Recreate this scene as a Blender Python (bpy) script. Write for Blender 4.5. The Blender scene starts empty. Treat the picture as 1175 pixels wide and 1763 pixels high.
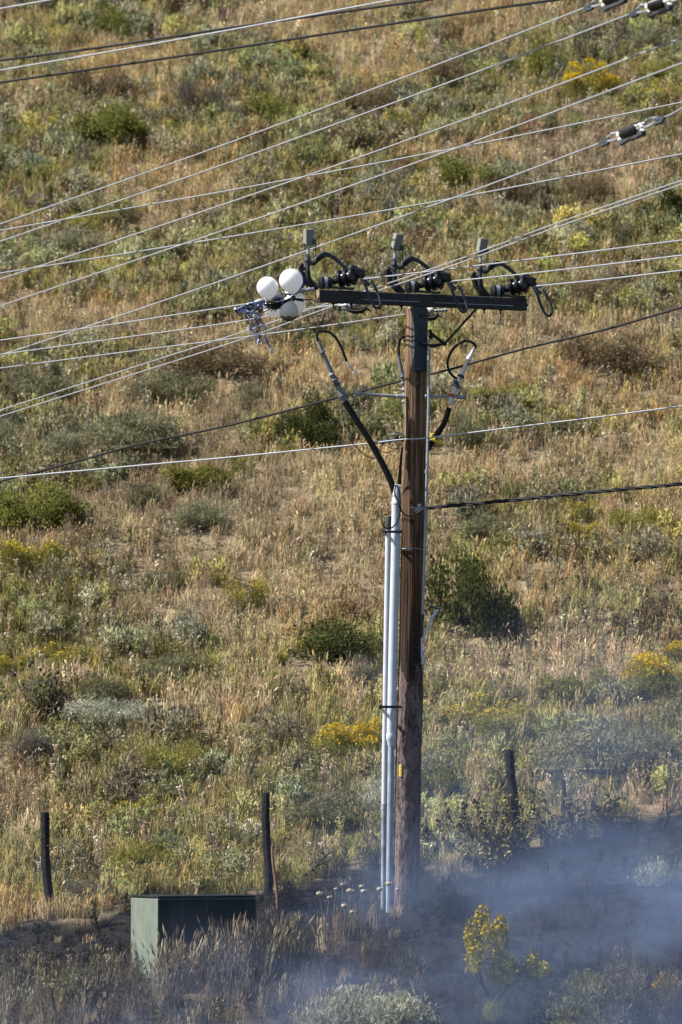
import bpy, math, random
import numpy as np
from mathutils import Vector, Matrix, Euler
R = math.radians
random.seed(7); rng = np.random.default_rng(11)
SC = bpy.context.scene; COL = SC.collection
V = Vector

# ------------------------------------------------------------------ camera, sky, sun, exposure
DIST, PPM, PX, PY = 90.0, 130.0, 587.5, 881.5       # metres to the pole, photo pixels per metre there, photo centre
CAMZ, PITCH = 1.6, math.atan(3.62 / 90.0)
CAM = V((0, -DIST, CAMZ))
cd = bpy.data.cameras.new('camera'); cam = bpy.data.objects.new('camera', cd); COL.objects.link(cam)
cam.location = CAM; cam.rotation_euler = (R(90) + PITCH, 0, 0)
cd.sensor_fit = 'VERTICAL'; cd.sensor_height = 36.0
cd.lens = 36.0 * DIST * PPM / 1763.0 / math.cos(PITCH)
cd.clip_start = 1.0; cd.clip_end = 2000
cd.dof.use_dof = True; cd.dof.focus_distance = 90.0; cd.dof.aperture_fstop = 2.1
SC.camera = cam
FPX = cd.lens / 36.0 * 1763.0
SUN_EL, SUN_AZ = R(47), R(-94)                       # azimuth from +Y towards +X
w = bpy.data.worlds.new('World'); SC.world = w; w.use_nodes = True
nt = w.node_tree
sky = nt.nodes.new('ShaderNodeTexSky'); sky.sky_type = 'NISHITA'; sky.sun_disc = False
sky.sun_elevation = SUN_EL; sky.sun_rotation = SUN_AZ
nt.links.new(sky.outputs[0], nt.nodes['Background'].inputs[0]); nt.nodes['Background'].inputs[1].default_value = 0.072
sd = bpy.data.lights.new('sun', 'SUN'); sd.energy = 5.0; sd.angle = R(0.5); sd.color = (1, .965, .91)
so = bpy.data.objects.new('sun', sd); COL.objects.link(so)
sv = V((math.sin(SUN_AZ) * math.cos(SUN_EL), math.cos(SUN_AZ) * math.cos(SUN_EL), math.sin(SUN_EL)))
so.rotation_euler = sv.to_track_quat('Z', 'Y').to_euler(); so.location = (-20, -20, 40)
SC.view_settings.view_transform = 'Standard'; SC.view_settings.look = 'None'
SC.view_settings.exposure = 1.03; SC.view_settings.gamma = 1
SC.render.engine = 'CYCLES'
SC.cycles.max_bounces = 8; SC.cycles.transparent_max_bounces = 16; SC.cycles.volume_bounces = 1

# ------------------------------------------------------------------ pixel <-> world
_M = cam.rotation_euler.to_matrix()
def ray(px, py):
    return (_M @ V(((px - PX) / FPX, -(py - PY) / FPX, -1.0)))
def W(px, py, Y=0.0):
    d = ray(px, py); return CAM + d * ((Y + DIST) / d.y)

# ------------------------------------------------------------------ value noise and terrain
_T = np.random.default_rng(3).random((256, 256))
def noise(x, y, seed=0):
    x = np.asarray(x, float) + seed * 17.31; y = np.asarray(y, float) + seed * 9.77
    xi = np.floor(x).astype(int); yi = np.floor(y).astype(int)
    fx = x - xi; fy = y - yi; fx = fx * fx * (3 - 2 * fx); fy = fy * fy * (3 - 2 * fy)
    t = lambda a, b: _T[a & 255, b & 255]
    return (t(xi, yi) * (1 - fx) + t(xi + 1, yi) * fx) * (1 - fy) + (t(xi, yi + 1) * (1 - fx) + t(xi + 1, yi + 1) * fx) * fy
def fbm(x, y, seed=0, o=3):
    s = 0; a = .5; n = 0
    for k in range(o):
        s = s + a * noise(np.asarray(x) * 2 ** k, np.asarray(y) * 2 ** k, seed + k); n += a; a *= .5
    return s / n
def sstep(a, b, x):
    t = np.clip((np.asarray(x, float) - a) / (b - a), 0, 1); return t * t * (3 - 2 * t)
def prof(Y):
    Y = np.asarray(Y, float)
    # integral of the slope: nearly level far in front, .27 on the bank, .5 on the hill
    base = np.where(Y < -8, .27 * -8 + .05 * (Y + 8), .27 * np.minimum(Y, 0))
    up = np.maximum(Y, 0); s = np.minimum(up, 6)
    hill = .27 * s + .23 * (s ** 3 / 36 - s ** 4 / (2 * 6 ** 3)) + .50 * np.maximum(up - 6, 0)
    return base + hill
def ground_z(X, Y):
    X = np.asarray(X, float); Y = np.asarray(Y, float)
    near = 1 / (1 + (X / 40) ** 2)
    return .075 * X * near + prof(Y) - .06 + .30 * (fbm(X / 4.5, Y / 4.5, 1) - .5) + .10 * (fbm(X / .9, Y / .9, 4) - .5)
def on_ground(px, py):
    d = ray(px, py); a, b = 60.0, 170.0
    lo = None; t = a
    while t < b:
        p = CAM + d * t
        if p.z < float(ground_z(p.x, p.y)): lo = t; break
        t += .25
    if lo is None: lo = b
    l, h = lo - .25, lo
    for _ in range(18):
        m = (l + h) / 2; p = CAM + d * m
        if p.z < float(ground_z(p.x, p.y)): h = m
        else: l = m
    p = CAM + d * h
    return V((p.x, p.y, float(ground_z(p.x, p.y))))
# the burnt strip: its upper edge along the ground, from the foot of the fence
_bp = [(-300, 1640), (0, 1592), (110, 1578), (220, 1560), (300, 1540), (440, 1535), (560, 1502), (690, 1484), (780, 1488), (900, 1462), (1060, 1415), (1175, 1385), (1500, 1330)]
_bw = [on_ground(a, b) for a, b in _bp]
_bx = np.array([p.x for p in _bw]); _by = np.array([p.y for p in _bw])
def burn(X, Y):
    e = np.interp(X, _bx, _by) + 1.0 * (fbm(np.asarray(X) / .7, np.asarray(Y) / .7, 9) - .5)
    d = e - Y                                    # metres in front of the fire's edge
    right = sstep(-2.8, 1.6, X)
    far = 1 - (1 - right) * sstep(1.9, 3.4, d) * np.clip(.12 + 1.1 * (fbm(np.asarray(X) / .8, np.asarray(Y) / 1.8, 14) - .35), 0, .5)
    return np.clip(sstep(-.05, .35, d) * far, 0, 1)

# ------------------------------------------------------------------ materials
class NT:
    def __init__(s, name):
        s.m = bpy.data.materials.new(name); s.m.use_nodes = True; s.t = s.m.node_tree; s.t.nodes.clear()
        s.out = s.new('ShaderNodeOutputMaterial')
    def new(s, k, **kw):
        n = s.t.nodes.new(k)
        for a, b in kw.items(): setattr(n, a, b)
        return n
    def set(s, sock, v):
        if hasattr(v, 'is_linked') or isinstance(v, bpy.types.NodeSocket): s.t.links.new(v, sock)
        elif isinstance(v, (tuple, list)) and len(v) == 3 and sock.type == 'RGBA': sock.default_value = (*v, 1)
        else: sock.default_value = v
    def math(s, op, a, b=0.0, clamp=False):
        n = s.new('ShaderNodeMath', operation=op, use_clamp=clamp); s.set(n.inputs[0], a); s.set(n.inputs[1], b); return n.outputs[0]
    def mix(s, f, a, b, mode='MIX'):
        n = s.new('ShaderNodeMix', data_type='RGBA', blend_type=mode); s.set(n.inputs[0], f); s.set(n.inputs[6], a); s.set(n.inputs[7], b); return n.outputs[2]
    def noise(s, scale, detail=4, vec=None, stretch=None, rough=.55):
        co = s.new('ShaderNodeTexCoord').outputs['Object'] if vec is None else vec
        if stretch:
            mp = s.new('ShaderNodeMapping'); s.t.links.new(co, mp.inputs[0]); mp.inputs['Scale'].default_value = stretch; co = mp.outputs[0]
        n = s.new('ShaderNodeTexNoise'); s.t.links.new(co, n.inputs['Vector']); n.inputs['Scale'].default_value = scale
        n.inputs['Detail'].default_value = detail; n.inputs['Roughness'].default_value = rough
        return n.outputs[0]
    def ramp(s, f, stops):
        n = s.new('ShaderNodeValToRGB'); s.set(n.inputs[0], f); e = n.color_ramp.elements
        while len(e) < len(stops): e.new(.5)
        for k, (p, c) in enumerate(stops): e[k].position = p; e[k].color = (*c, 1) if len(c) == 3 else c
        return n.outputs[0]
    def pbr(s, col, rough=.6, metal=0.0, bump=None, dist=.01, strength=.6, spec=.4):
        b = s.new('ShaderNodeBsdfPrincipled'); s.set(b.inputs['Base Color'], col); s.set(b.inputs['Roughness'], rough)
        b.inputs['Metallic'].default_value = metal; b.inputs['Specular IOR Level'].default_value = spec
        if bump is not None:
            n = s.new('ShaderNodeBump'); n.inputs['Strength'].default_value = strength; n.inputs['Distance'].default_value = dist
            s.set(n.inputs['Height'], bump); s.t.links.new(n.outputs[0], b.inputs['Normal'])
        s.t.links.new(b.outputs[0], s.out.inputs[0]); return s.m
    def leaf(s, col, trans=.3, soft=0.0):
        d = s.new('ShaderNodeBsdfDiffuse'); t = s.new('ShaderNodeBsdfTranslucent'); m = s.new('ShaderNodeMixShader')
        if soft:
            g = s.new('ShaderNodeNewGeometry').outputs['Normal']; a = s.new('ShaderNodeMix', data_type='VECTOR'); a.inputs[0].default_value = soft
            s.t.links.new(g, a.inputs[4]); a.inputs[5].default_value = (-.1, -.42, .9)
            q = s.new('ShaderNodeVectorMath', operation='NORMALIZE'); s.t.links.new(a.outputs[1], q.inputs[0]); s.t.links.new(q.outputs[0], d.inputs['Normal'])
        s.set(d.inputs[0], col); s.set(t.inputs[0], col); m.inputs[0].default_value = trans
        s.t.links.new(d.outputs[0], m.inputs[1]); s.t.links.new(t.outputs[0], m.inputs[2]); s.t.links.new(m.outputs[0], s.out.inputs[0]); return s.m
def worn(name, c, rough=.55, metal=0.0, var=.25, scale=18, spec=.4):
    n = NT(name); f = n.noise(scale, 5)
    lo = tuple(x * (1 - var) for x in c); hi = tuple(min(1, x * (1 + var)) for x in c)
    return n.pbr(n.ramp(f, [(.3, lo), (.7, hi)]), rough, metal, f, .002, .4, spec)
M = {}
M['galv'] = worn('galvanised_steel', (.27, .29, .32), .5, .3)
M['steel'] = worn('dark_weathered_steel', (.040, .048, .060), .6, 0, .25, 18, .2)
M['black_steel'] = worn('blackened_steel', (.014, .015, .017), .55, 0, .3, 18, .2)
M['wire'] = worn('aluminium_wire', (.25, .26, .28), .7, 0, .15, 6, .25)
M['pale_wire'] = worn('pale_neutral_wire', (.36, .37, .385), .65, 0, .12, 6, .25)
M['black_wire'] = worn('black_insulated_wire', (.016, .016, .018), .7, 0, .25, 18, .15)
M['rubber'] = worn('black_cable_jacket', (.009, .008, .008), .45, 0, .3, 18, .18)
M['pvc'] = worn('grey_conduit', (.46, .49, .54), .5, 0, .08, 5)
M['porcelain'] = worn('dark_porcelain', (.010, .010, .013), .3, 0, .3, 30, .35)
M['grey_poly'] = worn('grey_polymer', (.15, .16, .175), .5, 0, .25)
M['pale_grey'] = worn('pale_grey_polymer', (.58, .57, .53), .5, 0, .15)
M['tan_box'] = worn('weathered_grey_housing', (.19, .185, .155), .6, 0, .12)
M['red'] = worn('red_tape', (.42, .05, .04), .5)
M['yellow'] = worn('yellow_plastic', (.72, .50, .02), .5, 0, .1)
M['tagmark'] = worn('tag_print', (.03, .03, .03), .6)
M['rust'] = worn('rusty_iron', (.20, .10, .06), .8, 0, .35)
M['ribbon'] = worn('blue_ribbon', (.022, .040, .15), .35, 0, .6, 40, .6)
M['pale_ribbon'] = worn('pale_blue_ribbon', (.42, .47, .68), .4, 0, .2, 40)
M['concrete'] = worn('pad_concrete', (.30, .28, .25), .9)
n = NT('white_balloon'); n.pbr((.88, .88, .89), .28, spec=.5); pb_ = n.out.inputs[0].links[0].from_socket; tl = n.new('ShaderNodeBsdfTranslucent'); tl.inputs[0].default_value = (.92, .92, .93, 1); mx = n.new('ShaderNodeMixShader'); mx.inputs[0].default_value = .38
n.t.links.new(pb_, mx.inputs[1]); n.t.links.new(tl.outputs[0], mx.inputs[2]); n.t.links.new(mx.outputs[0], n.out.inputs[0]); M['balloon'] = n.m
n = NT('scorched_white_balloon'); f = n.noise(7, 5); g = n.noise(3.2, 3)
zc = n.new('ShaderNodeSeparateXYZ'); n.t.links.new(n.new('ShaderNodeTexCoord').outputs['Object'], zc.inputs[0])
low = n.math('ADD', n.math('MULTIPLY', zc.outputs[2], -4.6), n.math('MULTIPLY', f, .9))
bc_ = n.ramp(low, [(.66, (.80, .77, .70)), (.74, (.42, .34, .2)), (.82, (.13, .10, .05))]); n.pbr(bc_, .4); pb_ = n.out.inputs[0].links[0].from_socket; tl = n.new('ShaderNodeBsdfTranslucent'); n.set(tl.inputs[0], bc_); mx = n.new('ShaderNodeMixShader'); mx.inputs[0].default_value = .38; n.t.links.new(pb_, mx.inputs[1]); n.t.links.new(tl.outputs[0], mx.inputs[2]); n.t.links.new(mx.outputs[0], n.out.inputs[0]); M['burnt_balloon'] = n.m
n = NT('blue_balloon'); M['blue_balloon'] = n.pbr((.035, .07, .42), .35, spec=.5)
# pole wood: tan weathered at the top, oiled brown lower down, streaked along the grain
n = NT('pole_wood'); tc = n.new('ShaderNodeTexCoord').outputs['Object']
st = n.noise(1.0, 6, None, (16, 16, .55), .62); st2 = n.noise(1.0, 5, None, (48, 48, 1.3), .6); big = n.noise(1.0, 3, None, (3, 3, .6))
zs = n.new('ShaderNodeSeparateXYZ'); n.t.links.new(tc, zs.inputs[0])
hgt = n.math('ADD', n.math('MULTIPLY', n.math('SUBTRACT', zs.outputs[2], 4.3), .32), n.math('MULTIPLY', n.math('SUBTRACT', big, .5), .9), False)
lowc = n.ramp(st, [(.38, (.018, .010, .006)), (.47, (.060, .031, .016)), (.60, (.135, .072, .036))])
topc = n.ramp(st, [(.36, (.055, .032, .018)), (.47, (.165, .100, .058)), (.64, (.36, .255, .17))])
c = n.mix(n.math('MAXIMUM', n.math('MINIMUM', hgt, 1), 0), lowc, topc)
ck = n.ramp(st2, [(.40, (.12, .10, .09)), (.49, (1, 1, 1))])
c = n.mix(.85, c, ck, 'MULTIPLY')
seam = n.math('ADD', n.math('MULTIPLY', n.math('SUBTRACT', zs.outputs[2], 3.35), 1.3), n.math('MULTIPLY', n.math('SUBTRACT', st, .5), 1.6)); c = n.mix(n.math('MULTIPLY', n.math('SUBTRACT', 1, n.math('MINIMUM', n.math('MAXIMUM', seam, 0), 1)), .8), c, (.022, .016, .014))
M['wood'] = n.pbr(c, .8, 0, n.math('ADD', st2, st), .02, .9, .2)
n = NT('scorched_pole_wood'); st = n.noise(1.0, 6, None, (14, 14, 3.2), .65); sp = n.noise(1.0, 5, None, (30, 30, 9)); 
c = n.ramp(st, [(.33, (.060, .042, .038)), (.5, (.150, .108, .098)), (.68, (.235, .178, .162))])
c = n.mix(.9, c, n.ramp(sp, [(.36, (.16, .12, .12)), (.46, (1, 1, 1))]), 'MULTIPLY')
M['scorched'] = n.pbr(c, .92, 0, n.math('ADD', sp, st), .03, 1.0, .1)
n = NT('end_grain'); f = n.noise(24, 5); M['endgrain'] = n.pbr(n.ramp(f, [(.3, (.16, .10, .07)), (.7, (.38, .27, .2))]), .9, 0, f, .004)
n = NT('crossarm_wood'); st = n.noise(1.0, 5, None, (3, 30, 60)); M['armwood'] = n.pbr(n.ramp(st, [(.3, (.024, .023, .024)), (.7, (.07, .066, .066))]), .8, 0, st, .006, .7, .2)
n = NT('charred_wood'); v = n.new('ShaderNodeTexVoronoi', feature='DISTANCE_TO_EDGE'); mp = n.new('ShaderNodeMapping'); n.t.links.new(n.new('ShaderNodeTexCoord').outputs['Object'], mp.inputs[0]); mp.inputs['Scale'].default_value = (34, 34, 15); n.t.links.new(mp.outputs[0], v.inputs['Vector'])
f = n.noise(16, 5); M['char'] = n.pbr(n.ramp(n.math('ADD', f, n.math('MULTIPLY', v.outputs[0], .4)), [(.4, (.006, .006, .007)), (.8, (.032, .032, .035))]), .75, 0, v.outputs[0], .02, 1.0, .25)
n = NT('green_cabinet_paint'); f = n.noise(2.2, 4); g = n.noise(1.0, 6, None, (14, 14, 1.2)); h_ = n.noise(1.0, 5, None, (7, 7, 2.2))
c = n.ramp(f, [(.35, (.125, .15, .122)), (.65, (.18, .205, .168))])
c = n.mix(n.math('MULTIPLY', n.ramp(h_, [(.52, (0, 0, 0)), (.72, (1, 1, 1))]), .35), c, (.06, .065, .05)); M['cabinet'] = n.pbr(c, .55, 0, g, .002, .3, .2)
n = NT('cabinet_front_painted_shade'); f = n.noise(3, 5); g = n.noise(1.0, 6, None, (9, 9, 1.5)); M['painted_shade'] = n.pbr(n.ramp(g, [(.35, (.006, .009, .010)), (.6, (.014, .020, .021)), (.78, (.05, .052, .042))]), .7, 0, g, .004, .3, .15)  # shade of the cabinet's doors and lid, painted in as a near-black green
# ground
n = NT('hill_soil'); b = n.new('ShaderNodeAttribute', attribute_name='burn').outputs['Fac']
f1 = n.noise(.9, 5); f2 = n.noise(9, 6); f3 = n.noise(40, 4)
c = n.mix(.5, n.ramp(f1, [(.3, (.15, .12, .07)), (.5, (.24, .19, .115)), (.7, (.19, .17, .085))]), n.ramp(f2, [(.3, (.15, .115, .075)), (.7, (.36, .28, .19))]))
ch = n.ramp(f2, [(.35, (.004, .004, .005)), (.64, (.012, .012, .013)), (.78, (.06, .057, .055))])
M['ground'] = n.pbr(n.mix(n.math('MULTIPLY', b, .97), c, ch), .95, 0, n.math('ADD', f2, f3), .05, .9, .1)

# plants: every leaf carries its own shade, every instance its own colour
def stuff_mat(name, trans=.3):
    n = NT(name); a = n.new('ShaderNodeAttribute', attribute_type='INSTANCER', attribute_name='tint').outputs['Color']
    s = n.new('ShaderNodeAttribute', attribute_name='shade').outputs['Color']
    return n.leaf(n.mix(1, a, s, 'MULTIPLY'), trans, .68)
def plant_mat(name, cols, trans=.36, vary=.35):
    n = NT(name); s = n.new('ShaderNodeAttribute', attribute_name='shade').outputs['Color']
    r = n.new('ShaderNodeObjectInfo').outputs['Random']; f = n.noise(4.5, 3)
    c = n.ramp(n.math('ADD', n.math('MULTIPLY', f, .8), n.math('MULTIPLY', n.math('SUBTRACT', r, .3), vary)), [(.2, cols[0]), (.45, cols[1]), (.7, cols[2])])
    return n.leaf(n.mix(1, c, s, 'MULTIPLY'), trans)
M['stuff_grass'] = stuff_mat('grass_blades', .30); M['stuff_weed'] = stuff_mat('weed_stalks', .2); M['stuff_scrub'] = stuff_mat('scrub_leaves', .28)
M['sage'] = plant_mat('sage_leaves', [(.125, .120, .066), (.195, .187, .108), (.275, .262, .165)])
M['silver'] = plant_mat('silver_sage_leaves', [(.23, .235, .17), (.31, .315, .235), (.40, .40, .31)])
M['greyshrub'] = plant_mat('grey_brush_twigs', [(.10, .09, .075), (.155, .14, .115), (.215, .195, .16)])
M['green'] = plant_mat('green_leaves', [(.115, .125, .036), (.19, .195, .052), (.28, .27, .085)])
M['olive'] = plant_mat('olive_leaves', [(.155, .15, .042), (.245, .23, .066), (.34, .305, .095)])
M['dark'] = plant_mat('dark_green_leaves', [(.036, .042, .014), (.066, .074, .024), (.12, .125, .044)])
M['brown'] = plant_mat('brown_leaves', [(.105, .078, .045), (.165, .125, .072), (.24, .18, .105)])
M['flower'] = plant_mat('yellow_flowers', [(.50, .33, .012), (.62, .43, .02), (.70, .52, .035)], .25, .1)
M['dullflower'] = plant_mat('fading_yellow_flowers', [(.38, .29, .03), (.50, .39, .045), (.56, .43, .07)], .25, .1)
M['twig'] = worn('grey_twigs', (.13, .11, .09), .9); M['chartwig'] = worn('charred_twigs', (.018, .018, .02), .9)
M['seed'] = worn('dry_seed_heads', (.36, .30, .21), .9, 0, .25, 60)
M['weedleaf'] = plant_mat('scorched_weed_leaves', [(.13, .115, .04), (.26, .225, .085), (.42, .36, .17)], .3)

# ------------------------------------------------------------------ mesh helpers
class MB:
    def __init__(s): s.v = []; s.f = []; s.sh = None
    def add(s, vs, fs):
        o = len(s.v); s.v += [V(p) for p in vs]; s.f += [tuple(i + o for i in f) for f in fs]; return s
    def box(s, c, size, rot=None, bev=0.0):
        hx, hy, hz = [a / 2 for a in size]; m = rot if rot is not None else Matrix.Identity(3)
        b = min(bev, hx * .45, hy * .45, hz * .45)
        if b <= 0:
            vs = [V((x, y, z)) for x in (-hx, hx) for y in (-hy, hy) for z in (-hz, hz)]
            fs = [(0, 1, 3, 2), (4, 6, 7, 5), (0, 4, 5, 1), (2, 3, 7, 6), (0, 2, 6, 4), (1, 5, 7, 3)]
        else:                                        # chamfer: octagonal section stacked in z
            def ring(ax, ay, z):
                return [V((x, y, z)) for x, y in ((-ax + b, -ay), (ax - b, -ay), (ax, -ay + b), (ax, ay - b), (ax - b, ay), (-ax + b, ay), (-ax, ay - b), (-ax, -ay + b))]
            rs = [ring(hx - b, hy - b, -hz), ring(hx, hy, -hz + b), ring(hx, hy, hz - b), ring(hx - b, hy - b, hz)]
            vs = [p for r in rs for p in r]; fs = [tuple(range(7, -1, -1)), tuple(range(24, 32))]
            for k in range(3):
                for j in range(8): fs.append((k * 8 + j, k * 8 + (j + 1) % 8, k * 8 + 8 + (j + 1) % 8, k * 8 + 8 + j))
        return s.add([V(c) + m @ p for p in vs], fs)
    def tube(s, pts, r, sides=8, smooth=0, cap=True):
        pts = [V(p) for p in pts]
        rr = list(r) if isinstance(r, (list, tuple)) else [r] * len(pts)
        if smooth and len(pts) > 2:
            q, qr = [], []
            for i in range(len(pts) - 1):
                p0, p1, p2, p3 = pts[max(i - 1, 0)], pts[i], pts[i + 1], pts[min(i + 2, len(pts) - 1)]
                for k in range(smooth):
                    t = k / smooth
                    q.append(.5 * (2 * p1 + (p2 - p0) * t + (2 * p0 - 5 * p1 + 4 * p2 - p3) * t * t + (3 * p1 - p0 - 3 * p2 + p3) * t ** 3)); qr.append(rr[i] * (1 - t) + rr[i + 1] * t)
            q.append(pts[-1]); qr.append(rr[-1]); pts, rr = q, qr
        vs, fs = [], []; n = len(pts); up = None
        for i, p in enumerate(pts):
            d = (pts[min(i + 1, n - 1)] - pts[max(i - 1, 0)]).normalized()
            if up is None: up = d.orthogonal().normalized()
            up = (up - d * up.dot(d)); up = up.normalized() if up.length > 1e-6 else d.orthogonal().normalized()
            w_ = d.cross(up)
            for k in range(sides):
                a = 2 * math.pi * k / sides; vs.append(p + (up * math.cos(a) + w_ * math.sin(a)) * rr[i])
        for i in range(n - 1):
            for k in range(sides):
                a, b = i * sides + k, i * sides + (k + 1) % sides; fs.append((a, b, b + sides, a + sides))
        if cap: fs.append(tuple(range(sides - 1, -1, -1))); fs.append(tuple(range((n - 1) * sides, n * sides)))
        return s.add(vs, fs)
    def lathe(s, a, b, prof, sides=16):             # prof: (t along a->b, radius)
        a, b = V(a), V(b); return s.tube([a.lerp(b, t) for t, _ in prof], [r for _, r in prof], sides)
    def ball(s, c, r, seg=10, rings=7, sq=(1, 1, 1)):
        c = V(c); vs = [c + V((0, 0, -r * sq[2]))]; fs = []
        for i in range(1, rings):
            ph = -math.pi / 2 + math.pi * i / rings
            for k in range(seg):
                a = 2 * math.pi * k / seg; vs.append(c + V((r * sq[0] * math.cos(ph) * math.cos(a), r * sq[1] * math.cos(ph) * math.sin(a), r * sq[2] * math.sin(ph))))
        vs.append(c + V((0, 0, r * sq[2]))); last = len(vs) - 1
        for k in range(seg): fs.append((0, 1 + (k + 1) % seg, 1 + k)); fs.append((last, 1 + (rings - 2) * seg + k, 1 + (rings - 2) * seg + (k + 1) % seg))
        for i in range(rings - 2):
            for k in range(seg):
                a, b = 1 + i * seg + k, 1 + i * seg + (k + 1) % seg; fs.append((a, b, b + seg, a + seg))
        return s.add(vs, fs)
def mesh(name, mb, mat, off=V((0, 0, 0)), smooth=True, shade=None):
    me = bpy.data.meshes.new(name); me.from_pydata([tuple(p - off) for p in mb.v], [], mb.f)
    me.materials.append(mat)
    if smooth:
        me.polygons.foreach_set('use_smooth', [True] * len(me.polygons))
        me.set_sharp_from_angle(angle=R(40))
    me.update(); return me
def npmesh(name, v, f, mat, shade=None):             # v (n,3), f (m,k), shade per face
    me = bpy.data.meshes.new(name); v = np.asarray(v, np.float32); f = np.asarray(f, np.int32); k = f.shape[1]
    me.vertices.add(len(v)); me.vertices.foreach_set('co', v.ravel()); me.loops.add(f.size); me.loops.foreach_set('vertex_index', f.ravel())
    me.polygons.add(len(f)); me.polygons.foreach_set('loop_start', np.arange(0, f.size, k, dtype=np.int32))
    me.update(calc_edges=True); me.materials.append(mat)
    if shade is not None:
        at = me.attributes.new('shade', 'FLOAT_COLOR', 'FACE'); sh = np.asarray(shade, np.float32)
        if sh.ndim == 1: sh = np.repeat(sh[:, None], 3, 1)
        at.data.foreach_set('color', np.concatenate([sh, np.ones((len(sh), 1), np.float32)], 1).ravel())
    return me
def link(name, me, parent=None):
    o = bpy.data.objects.new(name, me); COL.objects.link(o)
    if parent is not None: o.parent = parent
    return o
def root_of(o):
    while o.parent is not None: o = o.parent
    return o
def part(name, mb, mat, parent, smooth=True, label=None):
    o = link(name, mesh(name, mb, mat, root_of(parent).location, smooth), parent)
    if label: o['label'] = label
    return o
def tag(o, label, cat, group=None, kind=None):
    if label: o['label'] = label
    if cat: o['category'] = cat
    if group: o['group'] = group
    if kind: o['kind'] = kind
    return o
def thing(name, loc, label, cat, group=None):
    o = bpy.data.objects.new(name, None); COL.objects.link(o); o.location = loc; o.empty_display_size = .2
    return tag(o, label, cat, group)
def solo(name, mb, mat, loc, label, cat, group=None, smooth=True):   # a thing that is one mesh, given in world coordinates
    o = link(name, mesh(name, mb, mat, V(loc), smooth)); o.location = loc; return tag(o, label, cat, group)
def copy_tree(o, parent=None):
    c = o.copy(); COL.objects.link(c); c.parent = parent
    for ch in list(o.children): copy_tree(ch, c)
    return c
p_ = 1 / PPM                                          # one photo pixel at the pole, in metres

# ------------------------------------------------------------------ the hillside: one sheet
xs = np.concatenate([-np.geomspace(260, 13, 26)[:-1], np.arange(-13, 13.01, .2), np.geomspace(13, 260, 26)[1:]])
ys = np.concatenate([np.linspace(-170, -17, 40)[:-1], np.arange(-17, 48.01, .2), np.geomspace(48, 300, 34)[1:]])
GX, GY = np.meshgrid(xs, ys); GZ = ground_z(GX, GY)
nx, ny = len(xs), len(ys); ii = np.arange(nx * ny).reshape(ny, nx)
gf = np.stack([ii[:-1, :-1], ii[:-1, 1:], ii[1:, 1:], ii[1:, :-1]], -1).reshape(-1, 4)
gm = npmesh('hillside', np.stack([GX, GY, GZ], -1).reshape(-1, 3), gf, M['ground'])
at = gm.attributes.new('burn', 'FLOAT', 'POINT'); at.data.foreach_set('value', burn(GX, GY).ravel().astype(np.float32))
gm.polygons.foreach_set('use_smooth', [True] * len(gm.polygons))
tag(link('hillside', gm), None, None, None, 'structure')

# ------------------------------------------------------------------ grass, weeds and low scrub: uncountable, scattered over the hill
SRC = bpy.data.collections.new('plant_sources')
def blades(n, h, spread, wid, lean, seed, curl=.35, heads=0.0):
    g = np.random.default_rng(seed); vs, fs, sh = [], [], []
    for _ in range(n):
        a = g.uniform(0, 2 * math.pi); r = spread * math.sqrt(g.random()); b = np.array([r * math.cos(a), r * math.sin(a), -.03])
        H = h * g.uniform(.5, 1.1); da = g.uniform(0, 2 * math.pi); out = np.array([math.cos(da), math.sin(da), 0]) * g.uniform(0, curl) + np.array([lean, -.02, 0])
        wd = wid * g.uniform(.6, 1.3); fa = g.uniform(0, math.pi); side = np.array([math.cos(fa), math.sin(fa), 0]) * wd
        o = len(vs); k = .75 + .5 * g.random()
        tint = np.array([1, 1, 1]) * k * (1 + .12 * (g.random(3) - .5))
        for t, ww in ((0, 1), (.45, .85), (.8, .5)):
            c = b + np.array([0, 0, H * t]) + out * H * t * t
            vs += [c - side * ww, c + side * ww]
        tip = b + np.array([0, 0, H * .97]) + out * H
        vs += [tip - side * .12, tip + side * .12]
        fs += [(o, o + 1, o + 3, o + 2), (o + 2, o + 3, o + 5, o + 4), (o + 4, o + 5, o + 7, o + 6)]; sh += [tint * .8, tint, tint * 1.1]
        if g.random() < heads:
            dirv = out + np.array([0, 0, .6]); dirv /= np.linalg.norm(dirv); q = len(vs); e = np.cross(dirv, side); e = e / (np.linalg.norm(e) + 1e-9)
            L = H * g.uniform(.18, .3); ww = wid * 2.6; s2 = side / (np.linalg.norm(side) + 1e-9)
            for ax in (s2, e):
                q = len(vs); vs += [tip - dirv * .01, tip + dirv * L * .45 + ax * ww, tip + dirv * L, tip + dirv * L * .45 - ax * ww]; fs.append((q, q + 1, q + 2, q + 3)); sh.append(tint * np.array([1.22, 1.25, 1.25]))
    return np.array(vs), np.array(fs), np.array(sh)
def leaf_quads(c, d, L, wd, g):                       # c centres, d unit directions -> diamonds
    n_ = len(c); r = g.normal(size=(n_, 3)); s = np.cross(d, r); s /= np.linalg.norm(s, axis=1, keepdims=True) + 1e-9
    L = L * g.uniform(.6, 1.35, (n_, 1)); wd = wd * g.uniform(.6, 1.35, (n_, 1))
    v = np.stack([c - d * L * .5, c + s * wd * .5, c + d * L * .5, c - s * wd * .5], 1).reshape(-1, 3)
    return v, np.arange(4 * n_).reshape(-1, 4)
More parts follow.
